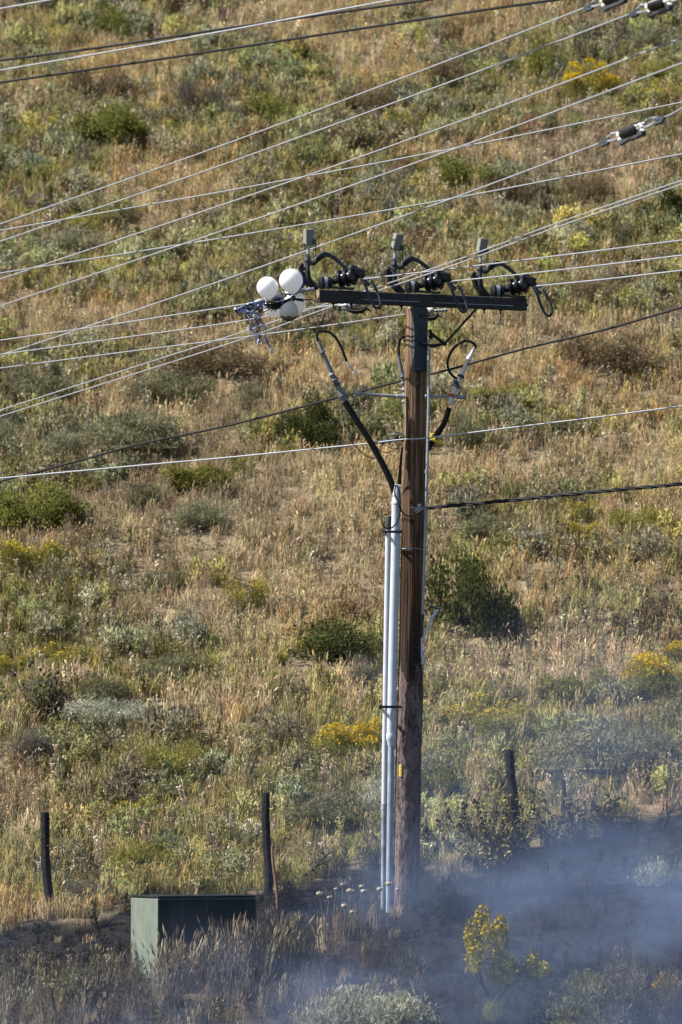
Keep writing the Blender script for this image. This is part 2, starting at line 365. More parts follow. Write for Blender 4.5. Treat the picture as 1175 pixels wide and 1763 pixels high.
def crown(seed, n, lobes, L, wd, up=.5, hollow=.45, flat=1.0, irregular=.5, spray=0.0):
    """leaves of a bush of unit half-width and unit height, gathered in lobes of uneven size"""
    g = np.random.default_rng(seed); cs, rs = [], []
    for k in range(lobes):
        a = g.uniform(0, 2 * math.pi); rr = math.sqrt(g.random()) * .68; zz = g.uniform(.12, .78) * (1 - .5 * rr * rr) * g.uniform(1 - irregular, 1.08)
        cs.append((rr * math.cos(a), rr * math.sin(a), zz)); rs.append(g.uniform(.17, .36))
    cs = np.array(cs); rs = np.array(rs); pick = g.choice(lobes, n, p=rs ** 2 / (rs ** 2).sum())
    u = g.normal(size=(n, 3)); u /= np.linalg.norm(u, axis=1, keepdims=True)
    rad = rs[pick] * (hollow + (1 - hollow) * g.random(n) ** .7) * (1 + spray * (g.random(n) < .22) * g.random(n))
    c = cs[pick] + u * rad[:, None] * np.array([1, 1, .85]); c[:, 2] = np.maximum(c[:, 2], .02)
    d = u * (1 - up) + np.array([0, 0, up]) + .5 * g.normal(size=(n, 3)); d /= np.linalg.norm(d, axis=1, keepdims=True)
    v, f = leaf_quads(c, d, L, wd, g)
    q = np.array([np.percentile(np.abs(v[:, 0]), 97.5), np.percentile(np.abs(v[:, 1]), 97.5), np.percentile(v[:, 2], 98.5)]); v = v / q; cs = cs / q; rs = rs / q.mean()
    lob = g.uniform(.78, 1.22, lobes)[pick]
    return v, f, lob * g.uniform(.72, 1.28, n), cs, rs
def join(lst):
    o = 0; vs, fs, sh = [], [], []
    for v, f, s in lst: vs.append(v); fs.append(f + o); sh.append(s if s.ndim == 2 else np.repeat(s[:, None], 3, 1)); o += len(v)
    return np.concatenate(vs), np.concatenate(fs), np.concatenate(sh)
def stalk_weed(seed, h, n_side, head, leafy):
    g = np.random.default_rng(seed); mbs = []
    v, f, s = blades(3, h * .9, .04, .004, .04, seed); mbs.append((v, f, s * .8))
    c, d = [], []
    for k in range(n_side):
        a = g.uniform(0, 2 * math.pi); z = h * g.uniform(.55, 1.05); r = h * g.uniform(.02, .22); tip = np.array([r * math.cos(a) + .05 * h, r * math.sin(a), z])
        b0 = np.array([.02, 0, h * g.uniform(.2, .5)]); m_ = (b0 + tip) / 2 + np.array([0, 0, -.02]); sd = np.array([-math.sin(a), math.cos(a), 0]) * .0028
        mbs.append((np.array([b0 - sd, b0 + sd, m_ + sd, m_ - sd, tip + sd, tip - sd]), np.array([(0, 1, 2, 3), (3, 2, 4, 5)]), np.full((2, 3), .7)))
        for q in range(3): c.append(tip); d.append(g.normal(size=3))
    if head > 0:
        d = np.array(d); d /= np.linalg.norm(d, axis=1, keepdims=True); v, f = leaf_quads(np.array(c), d, head, head * .9, g); mbs.append((v, f, np.tile(np.array([[1.42, 1.42, 1.38]]), (len(f), 1)) * g.uniform(.75, 1.2, (len(f), 1))))
    if leafy:
        c = np.stack([g.normal(0, .07 * h, leafy), g.normal(0, .07 * h, leafy), h * g.uniform(.05, .9, leafy)], 1); d = g.normal(size=(leafy, 3)) + np.array([0, 0, .5]); d /= np.linalg.norm(d, axis=1, keepdims=True)
        v, f = leaf_quads(c, d, .05, .016, g); mbs.append((v, f, g.uniform(.7, 1.2, leafy)))
    return join(mbs)
KIND = {}
def source(kind, data, mat):
    v, f, s = data; o = bpy.data.objects.new('%s_source' % kind, npmesh(kind, v, f, M[mat], s)); KIND.setdefault(kind, []).append(o)
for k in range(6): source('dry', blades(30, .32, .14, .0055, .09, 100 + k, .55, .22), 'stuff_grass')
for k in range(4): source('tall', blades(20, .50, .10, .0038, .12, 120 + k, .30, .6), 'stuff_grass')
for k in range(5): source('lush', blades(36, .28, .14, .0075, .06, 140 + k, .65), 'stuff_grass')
for k in range(5): source('weed', stalk_weed(160 + k, .40, 10, .034, 12), 'stuff_weed')
for k in range(4): source('forb', stalk_weed(180 + k, .34, 7, .012, 70), 'stuff_weed')
for k in range(5):
    v, f, s, cs, rs = crown(200 + k, 800, 8, .16, .042, .55, .35, irregular=.7, spray=.8); source('scrub', (v * np.array([.20, .20, .21]), f, np.repeat(s[:, None], 3, 1)), 'stuff_scrub')

def gn_scatter(name, kind, P, rot, sca, tint, label=None):
    coll = bpy.data.collections.new(kind + '_sources')
    for o in KIND[kind]: coll.objects.link(o)
    me = bpy.data.meshes.new(name); me.vertices.add(len(P)); me.vertices.foreach_set('co', P.astype(np.float32).ravel())
    me.attributes.new('rot', 'FLOAT_VECTOR', 'POINT').data.foreach_set('vector', rot.astype(np.float32).ravel())
    me.attributes.new('sca', 'FLOAT_VECTOR', 'POINT').data.foreach_set('vector', sca.astype(np.float32).ravel())
    me.attributes.new('which', 'INT', 'POINT').data.foreach_set('value', rng.integers(0, len(KIND[kind]), len(P)).astype(np.int32))
    me.attributes.new('tint', 'FLOAT_COLOR', 'POINT').data.foreach_set('color', np.concatenate([tint, np.ones((len(P), 1))], 1).astype(np.float32).ravel())
    o = link(name, me); tag(o, None, None, None, 'stuff')
    ng = bpy.data.node_groups.new(name, 'GeometryNodeTree')
    ng.interface.new_socket('Geometry', in_out='INPUT', socket_type='NodeSocketGeometry'); ng.interface.new_socket('Geometry', in_out='OUTPUT', socket_type='NodeSocketGeometry')
    gi = ng.nodes.new('NodeGroupInput'); go = ng.nodes.new('NodeGroupOutput'); ip = ng.nodes.new('GeometryNodeInstanceOnPoints'); ci = ng.nodes.new('GeometryNodeCollectionInfo')
    ci.inputs['Collection'].default_value = coll; ci.inputs['Separate Children'].default_value = True; ci.inputs['Reset Children'].default_value = True
    def na(t, nm):
        q = ng.nodes.new('GeometryNodeInputNamedAttribute'); q.data_type = t; q.inputs[0].default_value = nm; return q.outputs[0]
    L = ng.links.new
    L(gi.outputs[0], ip.inputs['Points']); L(ci.outputs[0], ip.inputs['Instance']); ip.inputs['Pick Instance'].default_value = True
    L(na('INT', 'which'), ip.inputs['Instance Index']); L(na('FLOAT_VECTOR', 'rot'), ip.inputs['Rotation']); L(na('FLOAT_VECTOR', 'sca'), ip.inputs['Scale'])
    L(ip.outputs[0], go.inputs[0])
    md = o.modifiers.new('scatter', 'NODES'); md.node_group = ng
    return o
def lerp_cols(f, stops):
    f = np.asarray(f); ps = [s[0] for s in stops]; return np.stack([np.interp(f, ps, [s[1][k] for s in stops]) for k in range(3)], 1)
def scatter_points(dens, x0=-9.5, x1=9.5, y0=-13.5, y1=46):
    n_ = int(dens * (x1 - x0) * (y1 - y0)); return rng.uniform(x0, x1, n_), rng.uniform(y0, y1, n_)
def place(name, kind, X, Y, keep, base, tint, h=(1, 1), zs_=1.0):
    X, Y, tint = X[keep], Y[keep], tint[keep]; n_ = len(X); Z = ground_z(X, Y)
    s = base * rng.uniform(*h, n_); rot = np.stack([rng.normal(0, .10, n_), rng.normal(0, .10, n_), rng.uniform(-.9, .9, n_)], 1)
    zz = s * zs_ * rng.uniform(.8, 1.2, n_)
    return gn_scatter(name, kind, np.stack([X, Y, Z], 1), rot, np.stack([s, s, zz], 1), tint)
def fields(X, Y):
    # contour-wise patches: wide across the slope, short up it, sloping a little
    u = X - .25 * Y; v = Y + .30 * X
    green = fbm(u / 2.6, v / 1.5, 21); green = green + .10 * sstep(14, 2, Y) * sstep(-8, 0, Y)
    warm = fbm(u / 3.5, v / 2.2, 31); fine = fbm(X / .45, Y / .4, 41, 2); gap = fbm(u / 1.3, v / .9, 51)
    return green, warm, fine, gap
def charred(tint, b, X, Y, amount=.93):
    q = (b * amount)[:, None]; return tint * (1 - q) + np.array([.011, .011, .013]) * q
# ------------------------------------------------------------------ shrubs one can tell apart
def stems(cs, seed, r=.012, keep=9):
    g = random.Random(seed); mb = MB()
    for k in range(min(keep, len(cs))):
        c = V(cs[k]); b0 = V((g.uniform(-.08, .08), g.uniform(-.08, .08), -.08)); mid = b0.lerp(c, .5) + V((g.uniform(-.06, .06), g.uniform(-.06, .06), .04))
        mb.tube([b0, mid, c], [r * 1.3, r, r * .4], 5, 3)
    return mb
SHRUB = {}
def shrub_proto(kind, seed, n, lobes, L, wd, mat, up=.5, hollow=.4, irregular=.5, spray=.8, flowers=0, fmat='flower', keep=9):
    v, f, s, cs, rs = crown(seed, n, lobes, L, wd, up, hollow, 1, irregular, spray)
    parts = [('foliage', npmesh('foliage', v, f, M[mat], s))]
    parts.append(('stem', mesh('stem', stems(cs, seed, .014, keep), M['twig'])))
    if flowers:
        g = np.random.default_rng(seed + 1); top = cs[:, 2] + rs; ok = np.where(top > np.percentile(top, 35))[0]; pk = g.choice(ok, flowers)
        u = g.normal(size=(flowers, 3)); u[:, 2] = np.abs(u[:, 2]) * 1.2 + .35; u /= np.linalg.norm(u, axis=1, keepdims=True)
        c = cs[pk] + u * rs[pk][:, None] * g.uniform(.95, 1.22, (flowers, 1)); d = g.normal(size=(flowers, 3)); d /= np.linalg.norm(d, axis=1, keepdims=True)
        v, f = leaf_quads(c, d, .075, .066, g); parts.append(('flowers', npmesh('flowers', v, f, M[fmat], g.uniform(.75, 1.15, flowers))))
    SHRUB.setdefault(kind, []).append(parts)
for k in range(3):
    shrub_proto('sagebrush', 300 + k, 6000, 24, .115, .024, 'sage', .6, .35, .55, 1.0)
    shrub_proto('silver_sagebrush', 320 + k, 5200, 22, .14, .020, 'silver', .75, .35, .5, 1.2)
    shrub_proto('green_shrub', 340 + k, 7000, 22, .062, .038, 'green', .35, .35, .6, .9)
    shrub_proto('olive_shrub', 360 + k, 6000, 22, .10, .024, 'olive', .6, .35, .6, 1.0)
    shrub_proto('dark_shrub', 380 + k, 8600, 21, .056, .036, 'dark', .3, .3, .7, 1.2)
    shrub_proto('grey_brush', 400 + k, 4600, 20, .12, .015, 'greyshrub', .5, .2, .6, 1.2, keep=16)
    shrub_proto('brown_shrub', 420 + k, 5200, 20, .09, .024, 'brown', .5, .25, .6, 1.1, keep=14)
    shrub_proto('rabbitbrush', 440 + k, 4600, 20, .11, .018, 'olive', .7, .35, .55, 1.0, 1300)
    shrub_proto('fading_rabbitbrush', 460 + k, 5000, 20, .11, .019, 'olive', .7, .35, .55, 1.0, 480, 'dullflower')
_cnt = {}; EXCL = []
def shrub(kind, px, py, wpx, hpx, label, cat='shrub', group=None, deep=.85):
    p = on_ground(px, py); k = (DIST + p.y) / DIST / PPM; i = _cnt.get(kind, 0); _cnt[kind] = i + 1
    r = thing(kind, p - V((0, 0, .03)), label, cat, group); hw = wpx * k / 2; h = hpx * k
    EXCL.append((p.x, p.y, hw * .92, max(hw * deep, .2) * .8)); hw *= 1.04; h *= .95; r.scale = (hw, max(hw * deep, .2), h); r.rotation_euler = (0, 0, random.uniform(-.5, .5))
    for nm, me in SHRUB[kind][i % 3]:
        q = link(nm, me, r)
        if nm == 'flowers': q['kind'] = 'stuff'
    return r
for row in [
    ('grey_brush', 358, 198, 96, 62, 'purplish grey brush with dark underside, below the lowest black wire near the top'),
    ('green_shrub', 192, 244, 130, 66, 'bushy bright green shrub under a brown shrub at the upper left'),
    ('brown_shrub', 178, 172, 112, 56, 'dark brown shrub just below the lowest black wire and above the bright green shrub'),
    ('brown_shrub', 292, 26, 54, 40, 'small dark brown shrub at the very top above the upper black wire'),
    ('green_shrub', 205, 66, 78, 62, 'tall green shrub standing behind the upper black wire at top left'),
    ('sagebrush', 96, 126, 66, 32, 'low sage crossed by the pale wire between the two black wires'),
    ('green_shrub', 80, 305, 84, 36, 'low green shrub above the grey wires near the left edge'),
    ('sagebrush', 140, 432, 112, 46, 'grey green sagebrush just under the crossing grey wires on the left'),
    ('olive_shrub', 150, 392, 96, 34, 'yellow green clump behind the place where two grey wires cross on the left'),
    ('dark_shrub', 541, 768, 108, 84, 'round dark green shrub between the left cable termination and the white neutral wire'),
    ('dark_shrub', 814, 1092, 150, 132, 'big dark leafy shrub behind the metal lever right of the pole'),
    ('dark_shrub', 556, 1134, 186, 66, 'wide dark green shrub left of the grey conduits'),
    ('grey_brush', 640, 1178, 74, 50, 'small purplish grey brush beside the grey conduits, right of the wide dark shrub'),
    ('sagebrush', 236, 772, 176, 66, 'wide grey sagebrush under the sloping black cable'),
    ('sagebrush', 110, 782, 100, 56, 'grey sagebrush left of the wide sage, above the black cable'),
    ('sagebrush', 20, 768, 66, 50, 'grey sagebrush at the left edge above the end of the black cable'),
    ('olive_shrub', 356, 838, 150, 50, 'long olive shrub with a dark base below the white neutral wire'),
    ('sagebrush', 246, 868, 62, 38, 'small lone sagebrush beneath the long neutral wire, right of a leafy green shrub'),
    ('green_shrub', 62, 905, 150, 74, 'broad leafy green shrub with dark gaps below the black cable at the left edge'),
    ('brown_shrub', 380, 645, 190, 56, 'long dark brown shrub under the pair of lower grey wires'),
    ('sagebrush', 62, 690, 130, 62, 'dense grey green sagebrush at the left under the pair of lower grey wires'),
    ('sagebrush', 300, 690, 140, 54, 'pale sagebrush in front of the long dark brown shrub'),
    ('sagebrush', 434, 700, 66, 42, 'rounded sagebrush left of the round dark green shrub, above the black cable'),
    ('fading_rabbitbrush', 46, 982, 112, 52, 'rabbitbrush dusted with yellow near the left edge below a leafy green shrub'),
    ('sagebrush', 118, 1002, 70, 36, 'bluish sagebrush to the right of the yellow dusted rabbitbrush'),
    ('rabbitbrush', 594, 1312, 92, 60, 'brightest yellow flowering rabbitbrush beside the grey conduits'),
    ('rabbitbrush', 632, 1292, 52, 48, 'smaller bright yellow flowering clump touching the conduits'),
    ('rabbitbrush', 1015, 172, 92, 62, 'yellow flowering rabbitbrush between two grey wires at upper right'),
    ('fading_rabbitbrush', 1136, 184, 62, 44, 'rounded yellow green rabbitbrush above the inline ribbed insulator at right'),
    ('green_shrub', 944, 142, 72, 84, 'upright green shrub left of the yellow flowering bush at upper right'),
    ('sagebrush', 1130, 92, 110, 50, 'dark sage behind the upper grey wires near the right corner'),
    ('olive_shrub', 1142, 138, 80, 36, 'windswept olive shrub at right between two grey wires'),
    ('sagebrush', 1074, 420, 76, 38, 'blue green sagebrush alone above the three right hand wires'),
    ('dark_shrub', 1150, 388, 92, 66, 'dark olive green shrub at the right edge under the paired wires'),
    ('brown_shrub', 1046, 640, 150, 70, 'large brown shrub right of the looped cable termination'),
    ('sagebrush', 802, 768, 92, 58, 'grey sagebrush right of the pole behind the neutral wire'),
    ('green_shrub', 812, 322, 104, 56, 'green shrub under the meeting of two grey wires right of centre'),
    ('sagebrush', 846, 925, 104, 46, 'sagebrush above the big dark shrub and under the black service cable'),
    ('fading_rabbitbrush', 1006, 892, 62, 32, 'small yellow green clump just under the black service cable'),
    ('fading_rabbitbrush', 998, 930, 74, 34, 'yellow topped clump in the middle of the slope below the service cable'),
    ('olive_shrub', 1095, 910, 90, 42, 'loose olive shrub at right below the black service cable'),
    ('fading_rabbitbrush', 838, 1262, 138, 62, 'wide yellow green rabbitbrush above the tallest burnt post'),
    ('rabbitbrush', 1128, 1198, 110, 66, 'yellow flowering rabbitbrush at the right edge above the smoke'),
    ('rabbitbrush', 1168, 1140, 46, 36, 'yellow blossoms cut by the right edge'),
    ('olive_shrub', 984, 1206, 108, 56, 'olive shrub between two yellow rabbitbrushes right of the pole'),
    ('sagebrush', 302, 1170, 122, 48, 'sagebrush with stiff stems left of the wide dark shrub'),
    ('silver_sagebrush', 196, 1240, 156, 42, 'long low silvery sage on the left slope'),
    ('sagebrush', 180, 1202, 92, 44, 'dark sage just behind the long silvery sage'),
    ('grey_brush', 62, 1312, 90, 58, 'dark twiggy brush below the tall thistle at left'),
    ('sagebrush', 586, 1424, 170, 62, 'spreading sagebrush with a dark hollow left of the pole foot'),
    ('silver_sagebrush', 660, 1390, 90, 52, 'silvery sage leaning on the conduits near the pole foot'),
    ('sagebrush', 1010, 1322, 190, 76, 'broad hazy sagebrush in the smoke to the right of the tallest burnt post'),
    ('sagebrush', 1128, 1312, 120, 68, 'hazy sagebrush near the right edge behind thin smoke'),
    ('green_shrub', 752, 1380, 72, 66, 'dark green shrub hidden partly behind the pole foot'),
    ('fading_rabbitbrush', 236, 1412, 96, 38, 'rabbitbrush with faint yellow tops between the two left burnt posts'),
    ('olive_shrub', 256, 1500, 116, 50, 'yellow green bush just behind the green cabinet'),
    ('fading_rabbitbrush', 18, 1160, 54, 34, 'yellow dusted clump cut by the left edge'),
    ('fading_rabbitbrush', 96, 1144, 86, 36, 'pale yellow green clump at left above the bare straw band'),
    ('olive_shrub', 300, 1330, 116, 52, 'loose olive shrub midway between the two left burnt posts and the straw band'),
    ('grey_brush', 160, 1548, 80, 36, 'grey twiggy brush between the leftmost burnt post and the cabinet'),
    ('fading_rabbitbrush', 430, 1040, 84, 44, 'yellow flecked clump in the middle of the slope left of the conduits'),
    ('sagebrush', 350, 905, 90, 46, 'soft sagebrush under the neutral wire in the open left slope'),
    ('brown_shrub', 640, 190, 96, 46, 'brown shrub between two grey wires at top centre'),
    ('brown_shrub', 772, 150, 84, 52, 'dark brown shrub behind two grey wires right of top centre'),
    ('green_shrub', 470, 205, 110, 50, 'green clump below the black wires at top centre'),
    ('brown_shrub', 900, 350, 120, 50, 'brown shrub just under the wire leading to the inline insulator'),
    ('brown_shrub', 1010, 345, 90, 48, 'dark brown shrub above the paired wires at right'),
    ('olive_shrub', 860, 700, 110, 44, 'olive shrub above the neutral wire right of the red banded termination'),
    ('green_shrub', 700, 225, 60, 40, 'green clump between two grey wires right of top centre'),
    ('brown_shrub', 1030, 520, 110, 44, 'low brown shrub under the three right hand wires'),
]: shrub(*row)

def at_plane(px, py, ref):                            # a point seen at this pixel at the depth of ref
    return W(px, py, ref.y)
# tall thistle on the left slope
p = on_ground(58, 1246); th = thing('thistle', p, 'tall branching thistle with small dark heads on the straw band at left', 'thistle')
mb, hd = MB(), MB(); g = random.Random(5); lv = MB(); k_ = (DIST + p.y) / DIST / PPM
for i in range(17):
    a = g.uniform(-1.0, 1.0); L = g.uniform(.45, .98) * 112 * k_; y = g.uniform(-.12, .12)
    b0 = p + V((0, 0, .12 * L)); tip = p + V((math.sin(a) * L * .5, y, math.cos(a * .6) * L)); mid = b0.lerp(tip, .5) + V((-.02 * math.sin(a), 0, -.03))
    mb.tube([p - V((0, 0, .05)), b0, mid, tip], [.010, .008, .006, .004], 5, 3); hd = MB(); hd.ball(tip, .022, 7, 5, (1, 1, 1.2)); part('flower_head', hd, M['chartwig'], th)
    for j in range(9):
        q = b0.lerp(tip, g.uniform(.1, .9)); d = V((g.uniform(-1, 1), g.uniform(-1, 1), g.uniform(-.2, .6))).normalized() * .075; s_ = d.orthogonal().normalized() * .016
        lv.add([q, q + d * .5 + s_, q + d, q + d * .5 - s_], [(0, 1, 2, 3)])
part('stem', mb, M['twig'], th)
def shade_all(me):
    at = me.attributes.new('shade', 'FLOAT_COLOR', 'FACE'); n_ = len(me.polygons); v = np.ones((n_, 4), np.float32); v[:, :3] = rng.uniform(.7, 1.2, (n_, 1)); at.data.foreach_set('color', v.ravel())
o = part('leaves', lv, M['green'], th, False); shade_all(o.data)
# pale thistle heads in the burnt strip, left of the pole foot
THL = [(556, 1526, 'pale round thistle head nearest the charred branch'), (572, 1522, 'pale round thistle head, second from the charred branch'), (594, 1520, 'pale thistle head standing highest in the burnt strip'),
       (574, 1536, 'pale thistle head low under a pair of others in the burnt strip'), (606, 1534, 'pale thistle head in the middle of the row by the pole'), (597, 1546, 'pale thistle head hanging low in the middle of the burnt strip'),
       (626, 1524, 'tan thistle head right of the row in the burnt strip'), (630, 1536, 'whitish thistle head under the tan one'), (648, 1527, 'broad whitish thistle head beside the conduits'),
       (600, 1568, 'lone pale thistle head at the bottom of the burnt strip'), (672, 1512, 'tan thistle head in front of the conduits'), (690, 1524, 'broad pale thistle head against the pole foot')]
for px, py, lab in THL:
    px, py = px + random.uniform(-7, 7), py + random.uniform(-4, 20)
    b0 = on_ground(px + random.uniform(-8, 8), min(py + 74, 1655)); top = at_plane(px, py, b0); th = thing('dry_thistle', b0, lab, 'thistle', 'pale thistle heads in the burnt strip')
    mb = MB(); mb.tube([b0 - V((0, 0, .04)), b0.lerp(top, .5) + V((random.uniform(-.03, .03), 0, 0)), top], .004, 5, 3); part('stem', mb, M['twig'], th)
    mb = MB(); r0 = random.uniform(.022, .046); mb.ball(top, r0, 9, 6, (1, 1, .75))
    for k in range(26):
        d = V((random.gauss(0, 1), random.gauss(0, 1), abs(random.gauss(0, .8)))).normalized(); s_ = d.orthogonal().normalized() * .005; c = top + d * r0 * .8
        mb.add([c - s_, c + s_, c + d * r0 * .6], [(0, 1, 2)])
    part('seed_head', mb, M['seed'], th)
# scorched leafy weeds right of the pole foot
LW = [(742, 1478, 60, 60, 'scorched leafy weed with pale leaves against the right side of the pole foot'), (800, 1470, 80, 80, 'scorched leafy weed left of the tallest burnt post'), (848, 1476, 80, 88, 'dense scorched leafy weed just left of the foot of the tallest burnt post'),
      (902, 1478, 84, 92, 'scorched leafy weed in front of the foot of the tallest burnt post'), (950, 1466, 84, 86, 'scorched leafy weed under the thin grey stake'), (1000, 1450, 84, 74, 'scorched leafy weed right of the thin grey stake'), (1042, 1436, 60, 56, 'scorched leafy weed at the smoky right end of the row'), (830, 1500, 120, 50, 'low spread of scorched leaves in the smoke below the leafy weeds')]
for i, (px, py, wd, hg, lab) in enumerate(LW):
    p = on_ground(px, py); k_ = (DIST + p.y) / DIST / PPM; r = thing('scorched_weed', p, lab, 'weed', 'scorched leafy weeds by the fence'); g = random.Random(60 + i); mb = MB(); cs, ds = [], []
    for j in range(13):
        tip = V((g.uniform(-.5, .5) * wd * k_, g.uniform(-.3, .3), g.uniform(.4, 1.3) * hg * k_)); mid = tip * .5 + V((g.uniform(-.04, .04), 0, .02)); mb.tube([V((0, 0, -.05)), mid, tip], [.007, .005, .003], 5, 3)
        for q in range(24):
            c = mid.lerp(tip, g.uniform(-.5, 1.05)) + V((g.gauss(0, .03), g.gauss(0, .03), g.gauss(0, .03))); cs.append(tuple(c)); d = V((g.gauss(0, 1), g.gauss(0, 1), g.gauss(.2, .6))).normalized(); ds.append(tuple(d))
    link('stem', mesh('stem', mb, M['chartwig']), r); g2 = np.random.default_rng(i); v, f = leaf_quads(np.array(cs), np.array(ds), .062, .042, g2)
    link('leaves', npmesh('leaves', v, f, M['weedleaf'], np.where(g2.random(len(f)) < .5, .10, g2.uniform(.6, 1.2, len(f)))), r)
# charred branch beside the fence
b0 = on_ground(540, 1520); mb = MB(); q = lambda x, y: at_plane(x, y, b0)
mb.tube([q(525, 1506), q(540, 1496), q(556, 1478), q(578, 1462)], [.022, .018, .012, .005], 6, 3); mb.tube([q(552, 1484), q(548, 1472), q(552, 1462)], [.010, .007, .003], 5, 2); mb.tube([q(548, 1490), q(566, 1482), q(576, 1472)], [.010, .007, .003], 5, 2); mb.tube([q(525, 1506), q(514, 1516), q(500, 1524)], [.02, .012, .006], 5, 2)
solo('charred_branch', mb, M['chartwig'], b0, 'bare charred branch lying right of the middle burnt post', 'branch')
b0 = on_ground(1150, 1430); mb = MB(); q = lambda x, y: at_plane(x, y, b0)
mb.tube([q(1142, 1425), q(1150, 1405), q(1162, 1388), q(1172, 1372)], [.02, .016, .012, .006], 6, 3); mb.tube([q(1150, 1405), q(1148, 1386), q(1154, 1376)], [.012, .008, .003], 5, 2)
solo('charred_branch', mb, M['chartwig'], b0, 'bare charred branch at the right edge in the smoke', 'branch')
# rabbitbrush in the smoke, bottom right: three heads on bent stems
p = on_ground(856, 1752); p = p + V((0, -.3, 0)); p.z = float(ground_z(p.x, p.y)); k_ = (DIST + p.y) / DIST / PPM
r = thing('rabbitbrush', p, 'lone rabbitbrush on bent dark stems with mustard yellow heads in the smoke', 'shrub'); q = lambda x, y, dy=0: W(x, y, p.y + dy)
mb = MB(); mb.tube([p - V((0, 0, .05)), q(848, 1730), q(830, 1690), q(826, 1660), q(838, 1625)], [.020, .018, .014, .010, .005], 6, 3)
mb.tube([q(833, 1700), q(815, 1672), q(806, 1650)], [.010, .008, .003], 5, 2); mb.tube([q(848, 1730), q(870, 1705), q(885, 1688), q(895, 1665)], [.014, .011, .008, .004], 6, 3)
mb.tube([q(880, 1692), q(905, 1672), q(925, 1655)], [.008, .006, .003], 5, 2); mb.tube([q(858, 1752), q(876, 1748), q(890, 1760)], [.008, .006, .004], 5, 2); mb.tube([q(835, 1752), q(800, 1738), q(796, 1705)], [.008, .006, .003], 5, 2)
part('stem', mb, M['chartwig'], r)
lf, fl = [], []; g = np.random.default_rng(77)
for (x, y, w2, h2, nf) in ((843, 1612, 37, 46, 760), (882, 1674, 38, 26, 120), (922, 1653, 26, 20, 110), (850, 1722, 26, 20, 0), (868, 1640, 22, 18, 90)):
    c = q(x, y + 13); v, f, s, cs, rs = crown(int(x), 1300, 9, .17, .028, .6, .3, irregular=.5, spray=.8); sc_ = np.array([w2 * k_, w2 * k_ * .8, h2 * 2 * k_]); off = np.array(c - p) - np.array([0, 0, h2 * k_]); lf.append((v * sc_ + off, f, s))
    if nf:
        pk = g.choice(len(cs), nf); u = g.normal(size=(nf, 3)); u[:, 2] = np.abs(u[:, 2]) + .2; u /= np.linalg.norm(u, axis=1, keepdims=True); cc = (cs[pk] + u * rs[pk][:, None] * 1.05) * sc_ + off
        d = g.normal(size=(nf, 3)); d /= np.linalg.norm(d, axis=1, keepdims=True); v, f = leaf_quads(cc, d, .042, .036, g); fl.append((v, f, g.uniform(.6, 1.0, nf)))
v, f, s = join(lf); link('foliage', npmesh('foliage', v, f, M['olive'], s), r); v, f, s = join(fl); link('flowers', npmesh('flowers', v, f, M['dullflower'], s), r)['kind'] = 'stuff'
shrub('silver_sagebrush', 650, 1772, 170, 74, 'pale spiky silver sage at the bottom edge in the smoke', 'shrub')
shrub('silver_sagebrush', 570, 1776, 100, 50, 'smaller silver sage beside the spiky one at the bottom edge')
shrub('sagebrush', 1010, 1758, 150, 84, 'smoke veiled grey sage at the bottom right')
shrub('grey_brush', 1110, 1756, 130, 120, 'thin twiggy brush at the bottom right corner in smoke')
shrub('rabbitbrush', 1150, 1716, 50, 40, 'small yellow clump among twigs at the right edge in smoke')
shrub('silver_sagebrush', 1140, 1520, 96, 66, 'pale bush in the dense smoke at the right edge')

# ------------------------------------------------------------------ the scattered growth, kept out of the shrubs' own footprints
PATCH = [  # broad patches seen in the photo: x, y, half width, half height, green, straw, brown
    (380, 1190, 320, 46, -.16, .30, 0), (560, 960, 300, 60, -.08, .16, 0), (960, 1140, 240, 60, -.08, .2, 0), (330, 900, 180, 40, -.05, .15, 0), (860, 800, 260, 60, -.05, .12, .1), (180, 715, 190, 22, -.16, .3, 0), (190, 790, 170, 18, -.16, .3, 0), (600, 640, 140, 60, -.10, .2, 0), (330, 1062, 150, 24, -.2, .35, 0), (90, 1190, 150, 34, -.2, .35, 0), (560, 830, 130, 70, -.10, .15, 0),
    (980, 300, 230, 70, -.12, 0, .3), (1050, 230, 140, 60, -.10, 0, .3), (1020, 60, 120, 40, -.08, .1, .2), (940, 1130, 260, 40, -.14, .25, 0), (1000, 1010, 180, 30, -.10, .1, .1), (1040, 1375, 170, 28, -.2, .35, 0), (770, 1400, 60, 40, -.2, .4, 0),
    (40, 1460, 50, 60, -.1, .3, 0), (330, 40, 160, 30, -.1, .1, .1), (90, 200, 120, 40, -.1, 0, .3), (400, 560, 200, 60, -.06, 0, .1), (900, 560, 200, 60, -.08, .1, .15), (750, 880, 120, 60, -.05, 0, .1), (60, 1130, 80, 20, -.1, .2, 0), (460, 1180, 140, 30, -.1, .3, 0),
    (450, 150, 180, 70, .12, 0, 0), (100, 60, 120, 50, .08, 0, 0), (430, 225, 120, 40, .12, 0, 0), (300, 1320, 260, 60, .10, 0, 0), (150, 1020, 200, 50, .14, 0, 0), (650, 1360, 220, 70, .14, 0, 0), (1000, 1250, 220, 60, .14, 0, 0), (90, 890, 170, 60, .12, 0, 0),
    (1110, 890, 130, 70, .10, 0, 0), (900, 1210, 160, 40, .08, 0, 0), (520, 1470, 160, 40, .12, 0, 0), (160, 1500, 170, 50, .14, 0, 0), (560, 330, 160, 60, .06, 0, 0), (850, 680, 160, 50, .06, 0, .1), (150, 380, 140, 30, .10, 0, 0), (980, 830, 150, 40, .03, 0, .2), (560, 1100, 260, 50, .06, 0, 0), (250, 640, 160, 40, .05, 0, .1)]
_pw = []
for (px, py, rx, ry, g0, s0, b0_) in PATCH:
    p = on_ground(px, py); k_ = (DIST + p.y) / DIST / PPM; _pw.append((p.x, p.y, rx * k_, ry * k_ / .38, g0, s0, b0_))
